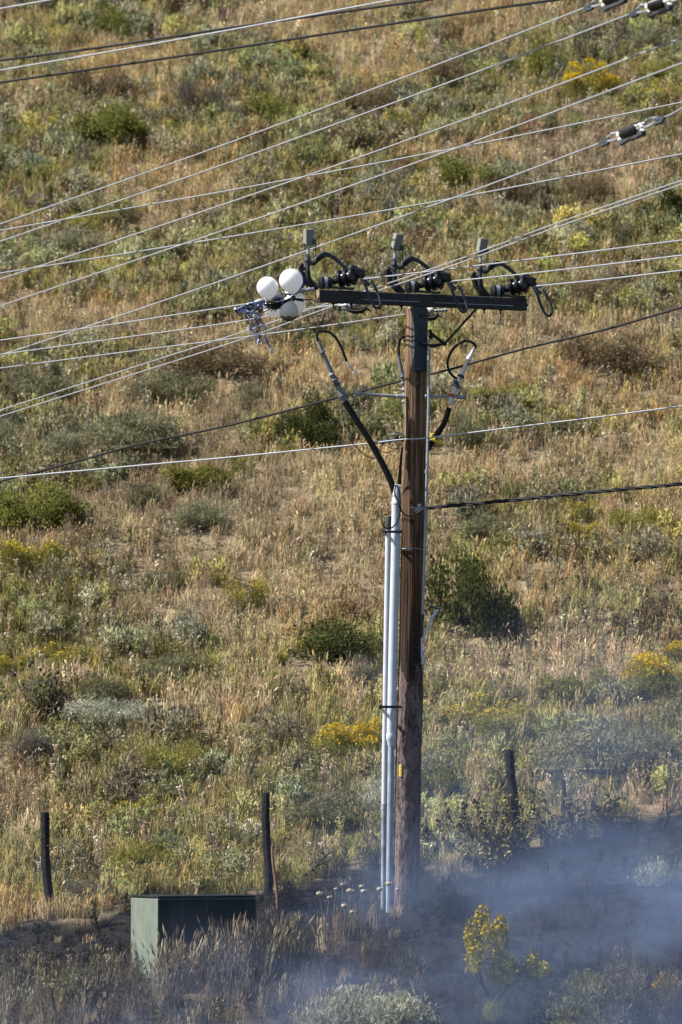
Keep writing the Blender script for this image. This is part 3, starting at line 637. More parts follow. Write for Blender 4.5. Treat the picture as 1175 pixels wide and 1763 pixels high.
def patch(X, Y):
    o = [np.zeros(len(X)) for _ in range(3)]; wx = .35 * (fbm(X / .8, Y / .8, 61) - .5) * 4
    for (a, b, rx, ry, *v) in _pw:
        q = np.exp(-(((X + wx * .4 - a) / rx) ** 2 + ((Y + wx - b) / ry) ** 2))
        for i_ in range(3): o[i_] += q * v[i_]
    return o
EX = np.array(EXCL)
def clear(X, Y, grow=.78, front=.12):
    ok = np.ones(len(X), bool)
    for (a, b, hw, hd) in EX: ok &= (((X - a) / (hw * grow)) ** 2 + ((Y - b + front / 2) / (hd * grow + front)) ** 2) > 1
    return ok
def scat(dens):
    X, Y = scatter_points(dens); g_, w_, fi, gp = fields(X, Y); b = burn(X, Y); pg, ps, pb = patch(X, Y); fr = sstep(.3, -2.2, Y); pg = pg - .22 * fr; pb = pb + .32 * fr
    return X, Y, g_ + pg, w_, fi, gp, b, np.clip(ps, 0, .6), np.clip(pb, 0, .6)
def mixc(t, c, f): return t * (1 - f)[:, None] + np.array(c) * f[:, None]
def vary(t, s_):
    t = (t * .90 + t.mean(1, keepdims=True) * .10) * np.array([1.11, 1.085, .97])
    return t * np.exp(rng.normal(0, s_, len(t)))[:, None] * (1 + rng.normal(0, .05, t.shape))
X, Y, g_, w_, fi, gp, b, ps, pb = scat(30)
t = lerp_cols(w_ + .5 * (fi - .5) + rng.normal(0, .08, len(X)), [(.22, (.22, .17, .105)), (.40, (.36, .265, .145)), (.54, (.45, .36, .205)), (.72, (.38, .26, .105))])
gr = .5 * sstep(.40, .62, g_); t = mixc(t, (.225, .215, .072), gr); t = mixc(t, (.56, .45, .32), ps * 1.5); t = mixc(t, (.30, .225, .165), pb * 1.5)
place('dry_grass', 'dry', X, Y, (rng.random(len(X)) < (1 - .70 * sstep(.50, .62, g_)) * (1 - .97 * b)) & clear(X, Y), .95, charred(vary(t, .20), b, X, Y), (.55, 1.15))
X, Y, g_, w_, fi, gp, b, ps, pb = scat(7)
t = lerp_cols(w_ + rng.normal(0, .08, len(X)), [(.3, (.36, .29, .19)), (.5, (.54, .44, .27)), (.7, (.46, .34, .16))])
place('seeding_grass', 'tall', X, Y, (rng.random(len(X)) < sstep(.38, .6, gp + ps * .4) * (1 - .95 * b)) & clear(X, Y), .85, charred(vary(t, .15), b, X, Y), (.6, 1.15))
X, Y, g_, w_, fi, gp, b, ps, pb = scat(30)
t = lerp_cols(fi + .6 * (w_ - .5) + rng.normal(0, .10, len(X)), [(.2, (.15, .14, .055)), (.42, (.245, .225, .075)), (.60, (.36, .32, .08)), (.8, (.27, .255, .15))])
place('green_grass', 'lush', X, Y, (rng.random(len(X)) < sstep(.43, .56, g_) * (1 - .96 * b)) & clear(X, Y), .95, charred(vary(t, .22), b, X, Y), (.55, 1.2))
X, Y, g_, w_, fi, gp, b, ps, pb = scat(13)
t = lerp_cols(rng.random(len(X)), [(0, (.12, .10, .07)), (.5, (.25, .21, .15)), (1, (.40, .345, .26))])
place('dry_weeds', 'weed', X, Y, (rng.random(len(X)) < sstep(.64, .40, gp - pb * .5) * (1 - .93 * b)) & clear(X, Y, .9), .95, charred(vary(t, .2), b, X, Y, .85), (.6, 1.3))
X, Y, g_, w_, fi, gp, b, ps, pb = scat(12)
t = lerp_cols(rng.random(len(X)), [(0, (.13, .11, .055)), (.5, (.19, .19, .07)), (1, (.28, .265, .12))])
place('leafy_weeds', 'forb', X, Y, (rng.random(len(X)) < sstep(.34, .54, g_) * (1 - .88 * b)) & clear(X, Y), .95, charred(vary(t, .25), b, X, Y), (.6, 1.35))
X, Y, g_, w_, fi, gp, b, ps, pb = scat(6.5); r_ = rng.random(len(X)) + .5 * (w_ - .5)
t = lerp_cols(r_, [(0, (.105, .09, .065)), (.25, (.215, .22, .15)), (.42, (.185, .185, .065)), (.60, (.25, .25, .17)), (.76, (.33, .30, .08)), (.88, (.20, .205, .14)), (1.0, (.16, .11, .06))])
t = t * 1.12
place('low_scrub', 'scrub', X, Y, (rng.random(len(X)) < sstep(.36, .52, g_ - ps * .6) * (1 - .95 * b) * (1 - .55 * sstep(18, 9, Y))) & clear(X, Y), 1.3, charred(vary(t, .2), b, X, Y), (.45, 1.6))
X, Y, g_, w_, fi, gp, b, ps, pb = scat(40); t = lerp_cols(rng.random(len(X)), [(0, (.006, .006, .007)), (.75, (.018, .017, .018)), (1, (.08, .065, .05))])
place('burnt_stubble', 'dry', X, Y, rng.random(len(X)) < b * .9, .42, t, (.4, 1.0))

X, Y, g_, w_, fi, gp, b, ps, pb = scat(9); t = lerp_cols(rng.random(len(X)), [(0, (.10, .08, .06)), (1, (.34, .28, .20))])
place('dry_leaf_litter', 'lush', X, Y, rng.random(len(X)) < b * .55 * sstep(.42, .6, fbm(X / .8, Y / .8, 71)) * sstep(1.6, -.4, X) * sstep(.6, 1.6, np.interp(X, _bx, _by) - Y), .62, vary(t, .2), (.5, 1.1))

cb = on_ground(272, 1694); X = rng.uniform(cb.x - .02, cb.x + 1.7, 170); Y = cb.y + np.abs(X - cb.x) * .42 - .16 - np.abs(rng.normal(0, .25, len(X)))
X2 = rng.uniform(-7, 1.6, 760); Y2 = rng.uniform(-9.5, .5, 760); e2 = np.interp(X2, _bx, _by) - Y2; ok = (e2 > 2.3 + .7 * rng.random(760)) & (X2 < .6 + .5 * rng.random(760)) & (fbm(X2 / .9, Y2 / 1.2, 81) > .44) & ~((X2 > cb.x - .15) & (X2 < cb.x + 1.6) & (Y2 > cb.y - .2)); X = np.concatenate([X, X2[ok]]); Y = np.concatenate([Y, Y2[ok]])
t = lerp_cols(rng.random(len(X)), [(0, (.05, .042, .036)), (.45, (.19, .15, .11)), (1, (.36, .30, .22))])
place('half_burnt_grass', 'tall', X, Y, np.ones(len(X), bool), np.where(np.arange(len(X)) < 170, 1.0, .74), vary(t, .3), (.5, 1.2))

# ------------------------------------------------------------------ fence posts
def post(name, top, base, wpx, label, cat, mat, group=None, jag=.02, tie=None):
    b0 = on_ground(*base); t0 = at_plane(*top, b0); r = thing(name, b0, label, cat, group); mb = MB(); rad = wpx * p_ / 2 * (DIST + b0.y) / DIST; n_ = 22; S = 14; b1 = b0 - V((0, 0, .25)); vs, fs = [], []
    g = random.Random(int(top[0]))
    for i in range(n_):
        t_ = i / (n_ - 1); c = b1.lerp(t0, t_) + V((.012 * math.sin(t_ * 7 + top[0]), .01 * math.cos(t_ * 5), 0))
        for k in range(S):
            a = 2 * math.pi * k / S; rr = rad * (1.08 - .12 * t_) * (1 + jag * 6 * (float(noise(k * .8, i * .55, int(top[0]))) - .5)); z = (g.uniform(-.025, .012) if i == n_ - 1 else 0)
            vs.append(c + V((math.cos(a) * rr, math.sin(a) * rr, z)))
    for i in range(n_ - 1):
        for k in range(S): fs.append((i * S + k, i * S + (k + 1) % S, (i + 1) * S + (k + 1) % S, (i + 1) * S + k))
    vs.append(t0 + V((0, 0, -.01))); c_ = len(vs) - 1
    for k in range(S): fs.append(((n_ - 1) * S + k, (n_ - 1) * S + (k + 1) % S, c_))
    mb.add(vs, fs); part('shaft', mb, mat, r)
    if tie:
        m2 = MB(); c = at_plane(*tie, b0); pts = [c + V((math.cos(a) * rad * 1.1, math.sin(a) * rad * 1.1, .012 * math.cos(a))) for a in [2 * math.pi * k / 16 for k in range(17)]]; m2.tube(pts, .004, 5); part('wire_tie', m2, M['galv'], r)
    return r
FG = 'burnt fence posts along the foot of the hill'
post('fence_post', (76, 1398), (88, 1576), 15.5, 'charred post leaning beside the green cabinet, leftmost of the fence', 'fence post', M['char'], FG, .02, (82, 1456))
post('fence_post', (458, 1364), (463, 1541), 14.5, 'charred post with a rusty stake at its side', 'fence post', M['char'], FG, .035)
post('fence_post', (878, 1291), (892, 1466), 16, 'blackest charred post right of the pole, standing in leafy weeds', 'fence post', M['char'], FG, .03)
post('stake', (470, 1456), (480, 1566), 5, 'thin rusty stake beside the middle charred post', 'stake', M['rust'], None, .0)
post('stake', (969, 1344), (973, 1424), 7, 'thin dark grey stake in scorched weeds at right', 'stake', M['char'], None, .02)

# ------------------------------------------------------------------ green transformer cabinet
yaw = R(25); Rz = Matrix.Rotation(yaw, 3, 'Z'); b0 = on_ground(272, 1694); Wd, Dp, Hh = 1.38, .90, 1.12
corner = V((b0.x, b0.y, W(272, 1542, b0.y).z))        # near top corner
cc = corner + Rz @ V((Wd / 2, Dp / 2, 0)); top = corner.z; c0 = V((cc.x, cc.y, top - Hh))
r = thing('transformer_cabinet', V((cc.x, cc.y, top - Hh)), 'pale green metal transformer cabinet with a front coloured dark as shade, half buried in burnt grass', 'cabinet')
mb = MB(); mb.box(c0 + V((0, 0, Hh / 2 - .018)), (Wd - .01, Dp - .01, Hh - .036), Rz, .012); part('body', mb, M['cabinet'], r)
mb = MB(); mb.box(c0 + V((0, 0, Hh - .018)), (Wd, Dp, .03), Rz, .006); part('lid', mb, M['painted_shade'], r)
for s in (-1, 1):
    mb = MB(); mb.box(c0 + Rz @ V((s * Wd / 4, -Dp / 2 + .005, Hh * .479)), (Wd / 2 - .006, .014, Hh * .955), Rz, .005); dr = part('door', mb, M['painted_shade'], r, True, 'door panel coloured near black as shade')
    if s > 0: m2 = MB(); m2.box(c0 + Rz @ V((.07, -Dp / 2 - .012, Hh * .5)), (.03, .03, .14), Rz, .006); part('handle', m2, M['steel'], dr)
mb = MB(); mb.box(c0 + V((0, 0, -.14)), (Wd + .2, Dp + .2, .30), Rz, .02); part('pad', mb, M['concrete'], r)

# ------------------------------------------------------------------ utility pole
A0, A1 = W(698, 1600, 0), W(718.5, 531, 0); A0.z -= .4
def axis(py): return W(698 + (1600 - py) / 1069 * 20.5, py, 0)
pole = thing('utility_pole', V((A0.x, 0, float(ground_z(A0.x, 0)))), 'tall weathered wooden power pole with a crossarm, scorched and flaking on its lower part', 'utility pole')
def shaft(py0, py1, r0, r1, rows, S, rough, seed, ragged=0):
    mb = MB(); vs, fs = [], []; g = random.Random(seed)
    for i in range(rows):
        t_ = i / (rows - 1); c = axis(py0 + (py1 - py0) * t_); rr0 = r0 + (r1 - r0) * t_
        for k in range(S):
            a = 2 * math.pi * k / S; nz = float(noise(k * .9, i * .09 if rough < .02 else i * .5, seed)) - .5; n2 = float(noise(k * .3, i * .05, seed + 5)) - .5
            z = 0
            if ragged and i >= rows - 30:
                w_ = (i - rows + 30) / 29; z = -w_ * ragged * 2.4 * float(fbm(k * .42, 3.3, 90)) ** 1.3 - w_ * g.uniform(0, .06); rr0 = (r0 + (r1 - r0) * t_) * (1 - w_ * .02); nz *= 1 - .7 * w_
            vs.append(c + V((math.cos(a), math.sin(a), 0)) * (rr0 * (1 + rough * nz * 2 + .02 * n2)) + V((0, 0, z)))
    for i in range(rows - 1):
        for k in range(S): fs.append((i * S + k, i * S + (k + 1) % S, (i + 1) * S + (k + 1) % S, (i + 1) * S + k))
    fs.append(tuple(range((rows - 1) * S, rows * S))); return mb.add(vs, fs)
part('shaft', shaft(1660, 532, .166, .146, 150, 56, .016, 2), M['wood'], pole)
part('scorched_layer', shaft(1660, 1105, .174, .169, 110, 64, .045, 8, .45), M['scorched'], pole, True, 'rough purplish brown scorched lower layer')
mb = MB(); t_ = axis(1327) + V((-.105, -.142, 0)); Rt = Matrix.Rotation(R(-36), 3, 'Z'); mb.box(t_, (.048, .006, .165), Rt, .001); tg = part('tag', mb, M['galv'], pole, False)
mb = MB(); mb.box(t_ + Rt @ V((0, -.005, 0)), (.040, .004, .145), Rt); tp = part('yellow_plate', mb, M['yellow'], tg, False)
for z in (.045, .012, -.022, -.05):
    mb = MB(); mb.box(t_ + Rt @ V((.004, -.0085, z)), (.016, .002, .011), Rt); part('tag_mark', mb, M['tagmark'], tg, False)
# bracket that carries the arm
Rb = Matrix.Rotation(R(24), 3, 'Z')
bc = lambda py, d: axis(py) + V((.045, -.155 - d, 0))
mb = MB(); ctr = (bc(528, 0) + bc(640, 0)) / 2; hh = bc(529, 0).z - bc(640, 0).z; ctr.z = (bc(529, 0).z + bc(640, 0).z) / 2
mb.box(ctr, (.185, .05, hh), Rb, .004); mb.box(ctr + Rb @ V((-.0865, .055, 0)), (.012, .07, hh - .01), Rb); mb.box(ctr + Rb @ V((.0865, .055, 0)), (.012, .07, hh - .01), Rb); part('bracket', mb, M['steel'], pole, True)
for py in (545, 566, 630):
    mb = MB(); c = bc(py, 0) + Rb @ V((.01, -.03, 0)); mb.lathe(c, c + Rb @ V((0, -.03, 0)), [(0, .022), (.5, .022), (.5, .012), (1, .012)], 8); part('bolt', mb, M['steel'], pole)
mb = MB(); c = axis(662) + V((.03, -.15, 0)); mb.lathe(c, c + V((0, -.06, 0)), [(0, .035), (.4, .035), (.4, .02), (1, .018)], 6); part('bolt', mb, M['steel'], pole)
# crossarm
E0, E1 = W(547, 509.5, -.95), W(904, 524.5, .86)
ax = (E1 - E0); LEN = ax.length; u = ax.normalized(); nrm = V((u.y, -u.x, 0)).normalized(); upv = u.cross(nrm) * -1
if upv.z < 0: upv = -upv
Ra = Matrix((u, -nrm, upv)).transposed()              # columns: along, back, up
arm = lambda t, d=0, z=0: E0 + ax * t + nrm * d + upv * z
mb = MB(); mb.box((E0 + E1) / 2, (LEN, .115, .165), Ra, .007); ca = part('crossarm', mb, M['armwood'], pole, True)
mb = MB(); mb.box(arm(0) - u * .003, (.008, .108, .155), Ra); part('arm_end', mb, M['endgrain'], ca, False, 'pale split end grain')
for a_, b_ in ((.21, .47), (.545, .93)):
    mb = MB(); mb.box(arm((a_ + b_) / 2, .064, -.028), (LEN * (b_ - a_), .016, .009), Ra); part('arm_rail', mb, M['galv'], ca, False)
for t_ in (.075, .16, .30, .40, .70, .80, .88):
    mb = MB(); a = arm(t_, 0, -.082); mb.lathe(a, a - upv * .06, [(0, .024), (.3, .024), (.3, .011), (1, .011)], 8); part('arm_bolt', mb, M['black_steel'], ca)
mb = MB(); a = arm(1, 0, -.01); mb.lathe(a, a + u * .05, [(0, .03), (.4, .03), (.4, .015), (1, .012)], 8); part('arm_bolt', mb, M['black_steel'], ca)
for t_ in (.10, .33, .56):
    mb = MB(); a = arm(t_, .058, .02); mb.lathe(a, a + nrm * .02, [(0, .022), (.6, .022), (1, .01)], 8); part('arm_bolt', mb, M['steel'], ca)
# brace under the arm and its linkage
k0, k1 = W(766, 592, -.12), W(820, 532, .38)
mb = MB(); mb.tube([k0, k1], .018, 6); part('brace', mb, M['black_steel'], pole)
mb = MB(); mb.tube([W(741, 573, -.2), k0], .020, 6); part('brace', mb, M['black_steel'], pole)
mb = MB(); mb.tube([W(722, 590, -.21), W(745, 596, -.2), W(768, 591, -.12)], [.012, .026, .018], 6); mb.ball(k0, .03, 8, 6); mb.ball(W(742, 580, -.22), .03, 8, 6); mb.ball(W(741, 570, -.22), .026, 8, 6); part('pivot', mb, M['black_steel'], pole)
# standoff pipe that carries the cable terminations
for a, b, nm in (((612, 677.5), (698, 683), 'left'), ((732, 682), (802, 684), 'right')):
    mb = MB(); mb.lathe(W(*a, -.16), W(*b, -.10), [(0, .020), (.02, .026), (.12, .026), (.13, .019), (.82, .019), (.83, .027), (1, .027)], 10); mb.tube([W(a[0] + 24, 675, -.16), W(a[0] + 24, 669, -.16)], .006, 5); mb.tube([W(a[0] + (10 if nm == 'left' else 68), 677, -.16), W(a[0] + (8 if nm == 'left' else 70), 667 if nm == 'left' else 672, -.16)], .011, 6); mb.box(W(a[0] + 6 if nm == 'left' else 776, a[1] + 2, -.15), (.09, .05, .05), None, .01); part('standoff', mb, M['galv'], pole)
# through bolt band
mb = MB(); c = axis(946); pts = [c + V((math.cos(a) * .173, math.sin(a) * .173, .006 * math.sin(3 * a))) for a in [2 * math.pi * k / 24 for k in range(25)]]; mb.tube(pts, .007, 6); mb.box(c + V((-.05, -.18, 0)), (.08, .035, .03), None, .006); mb.tube([c + V((-.19, -.12, 0)), c + V((.01, -.19, .01))], .008, 6); part('band', mb, M['galv'], pole)
# ground wire stapled down the face
mb = MB(); mb.tube([axis(y) + V((-.055 + .004 * math.sin(y * .08), -.172, 0)) for y in range(950, 1154, 12)], .0035, 5); part('ground_wire', mb, M['black_wire'], pole)
# neutral spool
mb = MB(); mb.lathe(W(680, 752, -.2), W(697, 757, -.2), [(0, .01), (.05, .03), (.25, .038), (.35, .022), (.5, .036), (.65, .022), (.75, .038), (.95, .03), (1, .01)], 12); part('spool_insulator', mb, M['porcelain'], pole)
mb = MB(); mb.tube([W(672, 750, -.19), W(686, 744, -.19), W(698, 752, -.17)], .009, 6, 3); part('spool_clevis', mb, M['galv'], pole)
mb = MB(); mb.tube([W(692, 765, -.16), W(680, 775, -.2), W(668, 779, -.2), W(655, 776, -.2), W(648, 768, -.2)], .006, 5, 4); mb.tube([W(690, 773, -.16), W(675, 772, -.2), W(660, 764, -.2)], .005, 5, 4); mb.tube([W(690, 745, -.16), W(686, 732, -.2), W(690, 722, -.2), W(698, 720, -.16)], .004, 5, 4); part('jumper_wire', mb, M['black_wire'], pole)
# service drop clamp
mb = MB(); mb.tube([W(706, 875, -.2), W(722, 873, -.22), W(733, 875, -.2)], .010, 6); mb.lathe(W(714, 881, -.2), W(727, 872, -.2), [(0, .01), (.2, .03), (.8, .026), (1, .01)], 8); mb.box(W(722, 870, -.22), (.05, .02, .04), None, .004); part('service_clamp', mb, M['galv'], pole)

# ------------------------------------------------------------------ conduits, weatherhead, rod and lever
cd_ = thing('conduit', W(674, 1600, -.22), 'wide pale grey riser conduit with a flat topped weatherhead, strapped to the pole', 'conduit')
mb = MB(); mb.tube([W(x, y, -.23) for x, y in ((682.5, 866), (681, 960), (677.5, 1100), (675.5, 1200), (674, 1262))], [.060, .060, .060, .060, .060], 18); part('riser_pipe', mb, M['pvc'], cd_)
mb = MB(); mb.lathe(W(674, 1262, -.23), W(674, 1284, -.23), [(0, .060), (.1, .066), (.5, .066), (.6, .058), (.9, .050), (1, .045)], 18); part('coupling', mb, M['pvc'], cd_)
mb = MB(); mb.tube([W(x, y, -.23) for x, y in ((674.2, 1280), (672.5, 1400), (671, 1500), (670, 1640))], .044, 14); part('lower_pipe', mb, worn('sooty_grey_conduit', (.24, .29, .34), .6, 0, .25, 8), cd_, True, 'darker soot stained lower length of pipe')
mb = MB(); mb.lathe(W(682.7, 868, -.23), W(684, 838, -.23), [(0, .066), (.08, .068), (.12, .062), (.6, .060), (1, .046)], 18)
mb.box(W(684.5, 836, -.21), (.085, .10, .03), Matrix.Rotation(R(12), 3, 'Y'), .01); part('weatherhead', mb, M['pvc'], cd_)
c2 = thing('conduit', W(662, 1600, -.2), 'narrow grey riser conduit with a dark capped top, left of the wide conduit', 'conduit')
mb = MB(); mb.tube([W(x, y, -.05) for x, y in ((669, 910), (667.5, 1000), (665, 1150), (663, 1300), (662, 1386))], .038, 14); part('riser_pipe', mb, M['pvc'], c2)
mb = MB(); mb.lathe(W(669, 912, -.05), W(669.5, 889, -.05), [(0, .042), (.4, .042), (.42, .036), (.95, .036), (1, .03)], 14); part('cap', mb, M['steel'], c2)
mb = MB(); mb.tube([W(662, 1384, -.05), W(661.5, 1394, -.05)], .042, 14); mb.tube([W(661.5, 1394, -.05), W(661, 1450, -.05), W(660, 1640, -.05)], .034, 14); part('lower_pipe', mb, worn('stained_grey_conduit', (.21, .235, .26), .6, 0, .5, 5), c2, True, 'stained lower length of pipe')
for py, xl in ((915, 659), (1217, 652)):
    mb = MB(); x0 = W(xl, py, -.30); x1 = W(692, py + (1 if py < 1000 else 0), -.30); mb.box((x0 + x1) / 2, ((x1 - x0).length, .014, .034), None, .003); mb.tube([W(xl + 4, py - 4, -.32), W(xl + 4, py + 6, -.32)], .01, 6); mb.box(W(xl + 2, py, -.15), (.03, .28, .04), None, .005); part('strap', mb, M['black_steel'] if py > 1000 else M['steel'], cd_)
# black lead looping round the weatherhead and over to the service drop
mb = MB(); mb.tube([W(x, y, -.32) for x, y in ((668, 886), (661, 887), (658, 896), (661, 906), (668, 910), (676, 908), (684, 899), (688, 888), (689, 876), (685, 862), (680, 848), (683, 836), (688, 846), (690, 872), (693, 882), (702, 888), (712, 887), (722, 881), (733, 874.5))], .0095, 7, 5)
solo('lead_cable', mb, M['rubber'], W(700, 888, -.26), 'thin black lead looping round the conduit tops and across the pole', 'cable')
# operating rod
rd = thing('operating_rod', W(728, 1110, -.2), 'slender grey operating rod with a folding lever, down the right side of the pole', 'switch rod')
mb = MB(); mb.tube([W(x, y, -.2) for x, y in ((738.5, 584), (738.5, 700), (736, 800), (732.5, 920), (730, 1000), (728, 1062))], .019, 10); part('rod', mb, M['galv'], rd)
for (x, y) in ((737.5, 758), (735, 812), (733.5, 880), (731.8, 950)):
    mb = MB(); mb.tube([W(x, y - 3, -.2), W(x - .1, y + 3, -.2)], .024, 10); part('rod_guide', mb, M['galv'], rd)
mb = MB(); mb.lathe(W(728, 1058, -.2), W(727, 1090, -.2), [(0, .026), (.25, .026), (.26, .017), (1, .017)], 8); part('rod_end', mb, M['steel'], rd)
mb = MB()
def bar(mb, a, b, w_, d_):
    a, b = V(a), V(b); z = (b - a).normalized(); y = V((0, 1, 0)); x = y.cross(z).normalized(); y = z.cross(x); mb.box((a + b) / 2, (w_, d_, (b - a).length), Matrix((x, y, z)).transposed(), .004)
bar(mb, W(727.5, 1104, -.22), W(745, 1062, -.24), .034, .02); bar(mb, W(744, 1063, -.24), W(755.5, 1049, -.24), .036, .02); lev = part('lever', mb, M['pvc'], rd)
mb = MB(); mb.lathe(W(739, 1044, -.24), W(759, 1048, -.24), [(0, .012), (.03, .024), (.1, .024), (.12, .016), (.85, .016), (.87, .026), (1, .026)], 10); mb.tube([W(741, 1045, -.24), W(739, 1052, -.24)], .012, 6); part('grip', mb, M['steel'], lev)
mb = MB(); bar(mb, W(727, 1098, -.2), W(727, 1132, -.2), .03, .03); bar(mb, W(729, 1118, -.2), W(728, 1144, -.2), .036, .02); mb.box(W(730, 1121, -.24), (.06, .03, .03), None, .006); part('lever_base', mb, M['pvc'], rd)
mb = MB(); mb.tube([W(713, 1114, -.17), W(727, 1117, -.2)], .008, 6); mb.tube([W(713, 1146, -.16), W(722, 1143, -.2), W(728, 1140, -.2)], .010, 6); part('lever_bracket', mb, M['steel'], rd)

# ------------------------------------------------------------------ cable terminations
def termination(name, ref, label, body, skirts, r_body, lead, lug, cable, mat, cable_r, Yd, band=None, ground=None):
    t = thing(name, W(*ref, Yd), label, 'cable termination', 'cable terminations on the pole'); q = lambda p: W(p[0], p[1], Yd)
    if cable: mb = MB(); mb.tube([q(p) for p in cable], cable_r, 12, 5); part('cable', mb, M['rubber'], t)
    mb = MB(); mb.tube([q(p) for p in body], r_body, 12, 3); bd = part('body', mb, mat, t)
    for (a, b, rr) in skirts:
        mb = MB(); A, B = q(a), q(b); mb.lathe(A, B, [(0, rr * .45), (.1, rr), (.3, rr * .9), (1, rr * .4)], 14); part('skirt', mb, M['steel'] if rr > .055 else mat, bd)
    mb = MB(); mb.tube([q(p) for p in lead], .017, 8, 5); part('lead', mb, M['rubber'], t)
    if lug: mb = MB(); mb.tube([q(p) for p in lug], [.014, .017, .014, .010][:len(lug)], 8); mb.box(q(lug[-1]), (.045, .02, .05), Matrix.Rotation(R(35), 3, 'Y'), .005); part('lug', mb, M['pale_grey'], t)
    if band: mb = MB(); mb.tube([q(p) for p in band], .041, 12); part('tape_band', mb, M['red'], t)
    if ground: mb = MB(); mb.tube([q(p) for p in ground], .0055, 6, 5); part('ground_lead', mb, M['black_wire'], t)
    return t
termination('cable_termination', (592, 690), 'grey cable termination whose black tail hangs loose in a hook, left of the pole',
    [(594, 692), (589, 680), (582, 664), (574, 648), (566, 631), (559, 615), (554, 602), (549, 588)],
    [((590, 683), (587, 676), .060), ((581, 664), (578, 657), .056), ((577, 656), (573, 649), .066), ((572, 646), (569, 640), .050), ((556, 608), (553, 602), .056)],
    [.042, .040, .038, .036, .034, .032, .029, .022], [(549, 590), (546, 578), (548, 571), (558, 570), (572, 575), (584, 590), (592, 608), (597, 622)], [(597, 621), (601, 629), (606, 634), (612, 640)],
    [(686, 872), (680, 850), (672, 826), (656, 793), (634, 754), (612, 720), (594, 691)], M['grey_poly'], .043, -.22, None,
    [(589, 692), (590, 710), (594, 735), (604, 758), (620, 776), (636, 787), (648, 788), (655, 778), (657, 768), (662, 762)])
termination('cable_termination', (780, 690), 'pale cable termination with a red band and a black loop, right of the pole',
    [(775, 696), (779, 682), (786, 664), (795, 645), (803, 628), (811, 612), (817, 598)],
    [((785, 666), (788, 660), .072), ((783, 661), (791, 656), .058), ((793, 650), (796, 644), .060), ((806, 620), (810, 612), .052)],
    [.037, .037, .035, .033, .031, .027, .018], [(817, 600), (819, 595), (810, 588), (797, 588), (783, 598), (773, 614), (771, 630), (777, 644), (787, 652)], None,
    [(736, 775), (746, 758), (760, 738), (768, 722), (774, 702)], M['pale_grey'], .037, -.16, [(777.5, 684), (779.5, 678)],
    [(742, 752), (754, 738), (764, 726)])
termination('cable_termination', (693, 690), 'slim cable termination half hidden behind the left edge of the pole',
    [(698, 712), (697, 690), (696, 660), (693, 645), (690, 630), (686, 612)],
    [((697, 692), (697, 687), .044), ((697, 682), (697, 676), .044), ((696.5, 672), (696, 666), .044), ((696, 660), (695, 654), .050), ((695, 650), (694, 643), .058)],
    [.03, .026, .024, .024, .030, .022], [(687, 612), (687, 598), (689, 586), (695, 580), (703, 583)], None, [(699, 725), (698, 712)], M['grey_poly'], .02, .05)
mb = MB(); mb.tube([W(x, y, -.19) for x, y in ((693, 770), (690, 800), (688, 834))], [.012, .018, .026], 8, 3); solo('riser_cable', mb, M['rubber'], W(690, 800, -.19), 'short black cable rising from the weatherhead along the pole', 'cable')
mb = MB(); mb.tube([W(739, 752, -.28), W(748, 758, -.29), W(757, 762, -.28), W(765, 767, -.27)], [.012, .020, .016, .010], 7, 2); mb.tube([W(743, 758, -.29), W(744, 748, -.28), W(748, 748, -.28)], [.012, .018, .008], 6, 2); mb.tube([W(747, 757, -.3), W(753, 751, -.29)], [.012, .006], 6)
solo('yellow_guard', mb, M['yellow'], W(748, 757, -.29), 'crumpled yellow plastic guard clipped on the white neutral wire at the pole', 'wire guard')

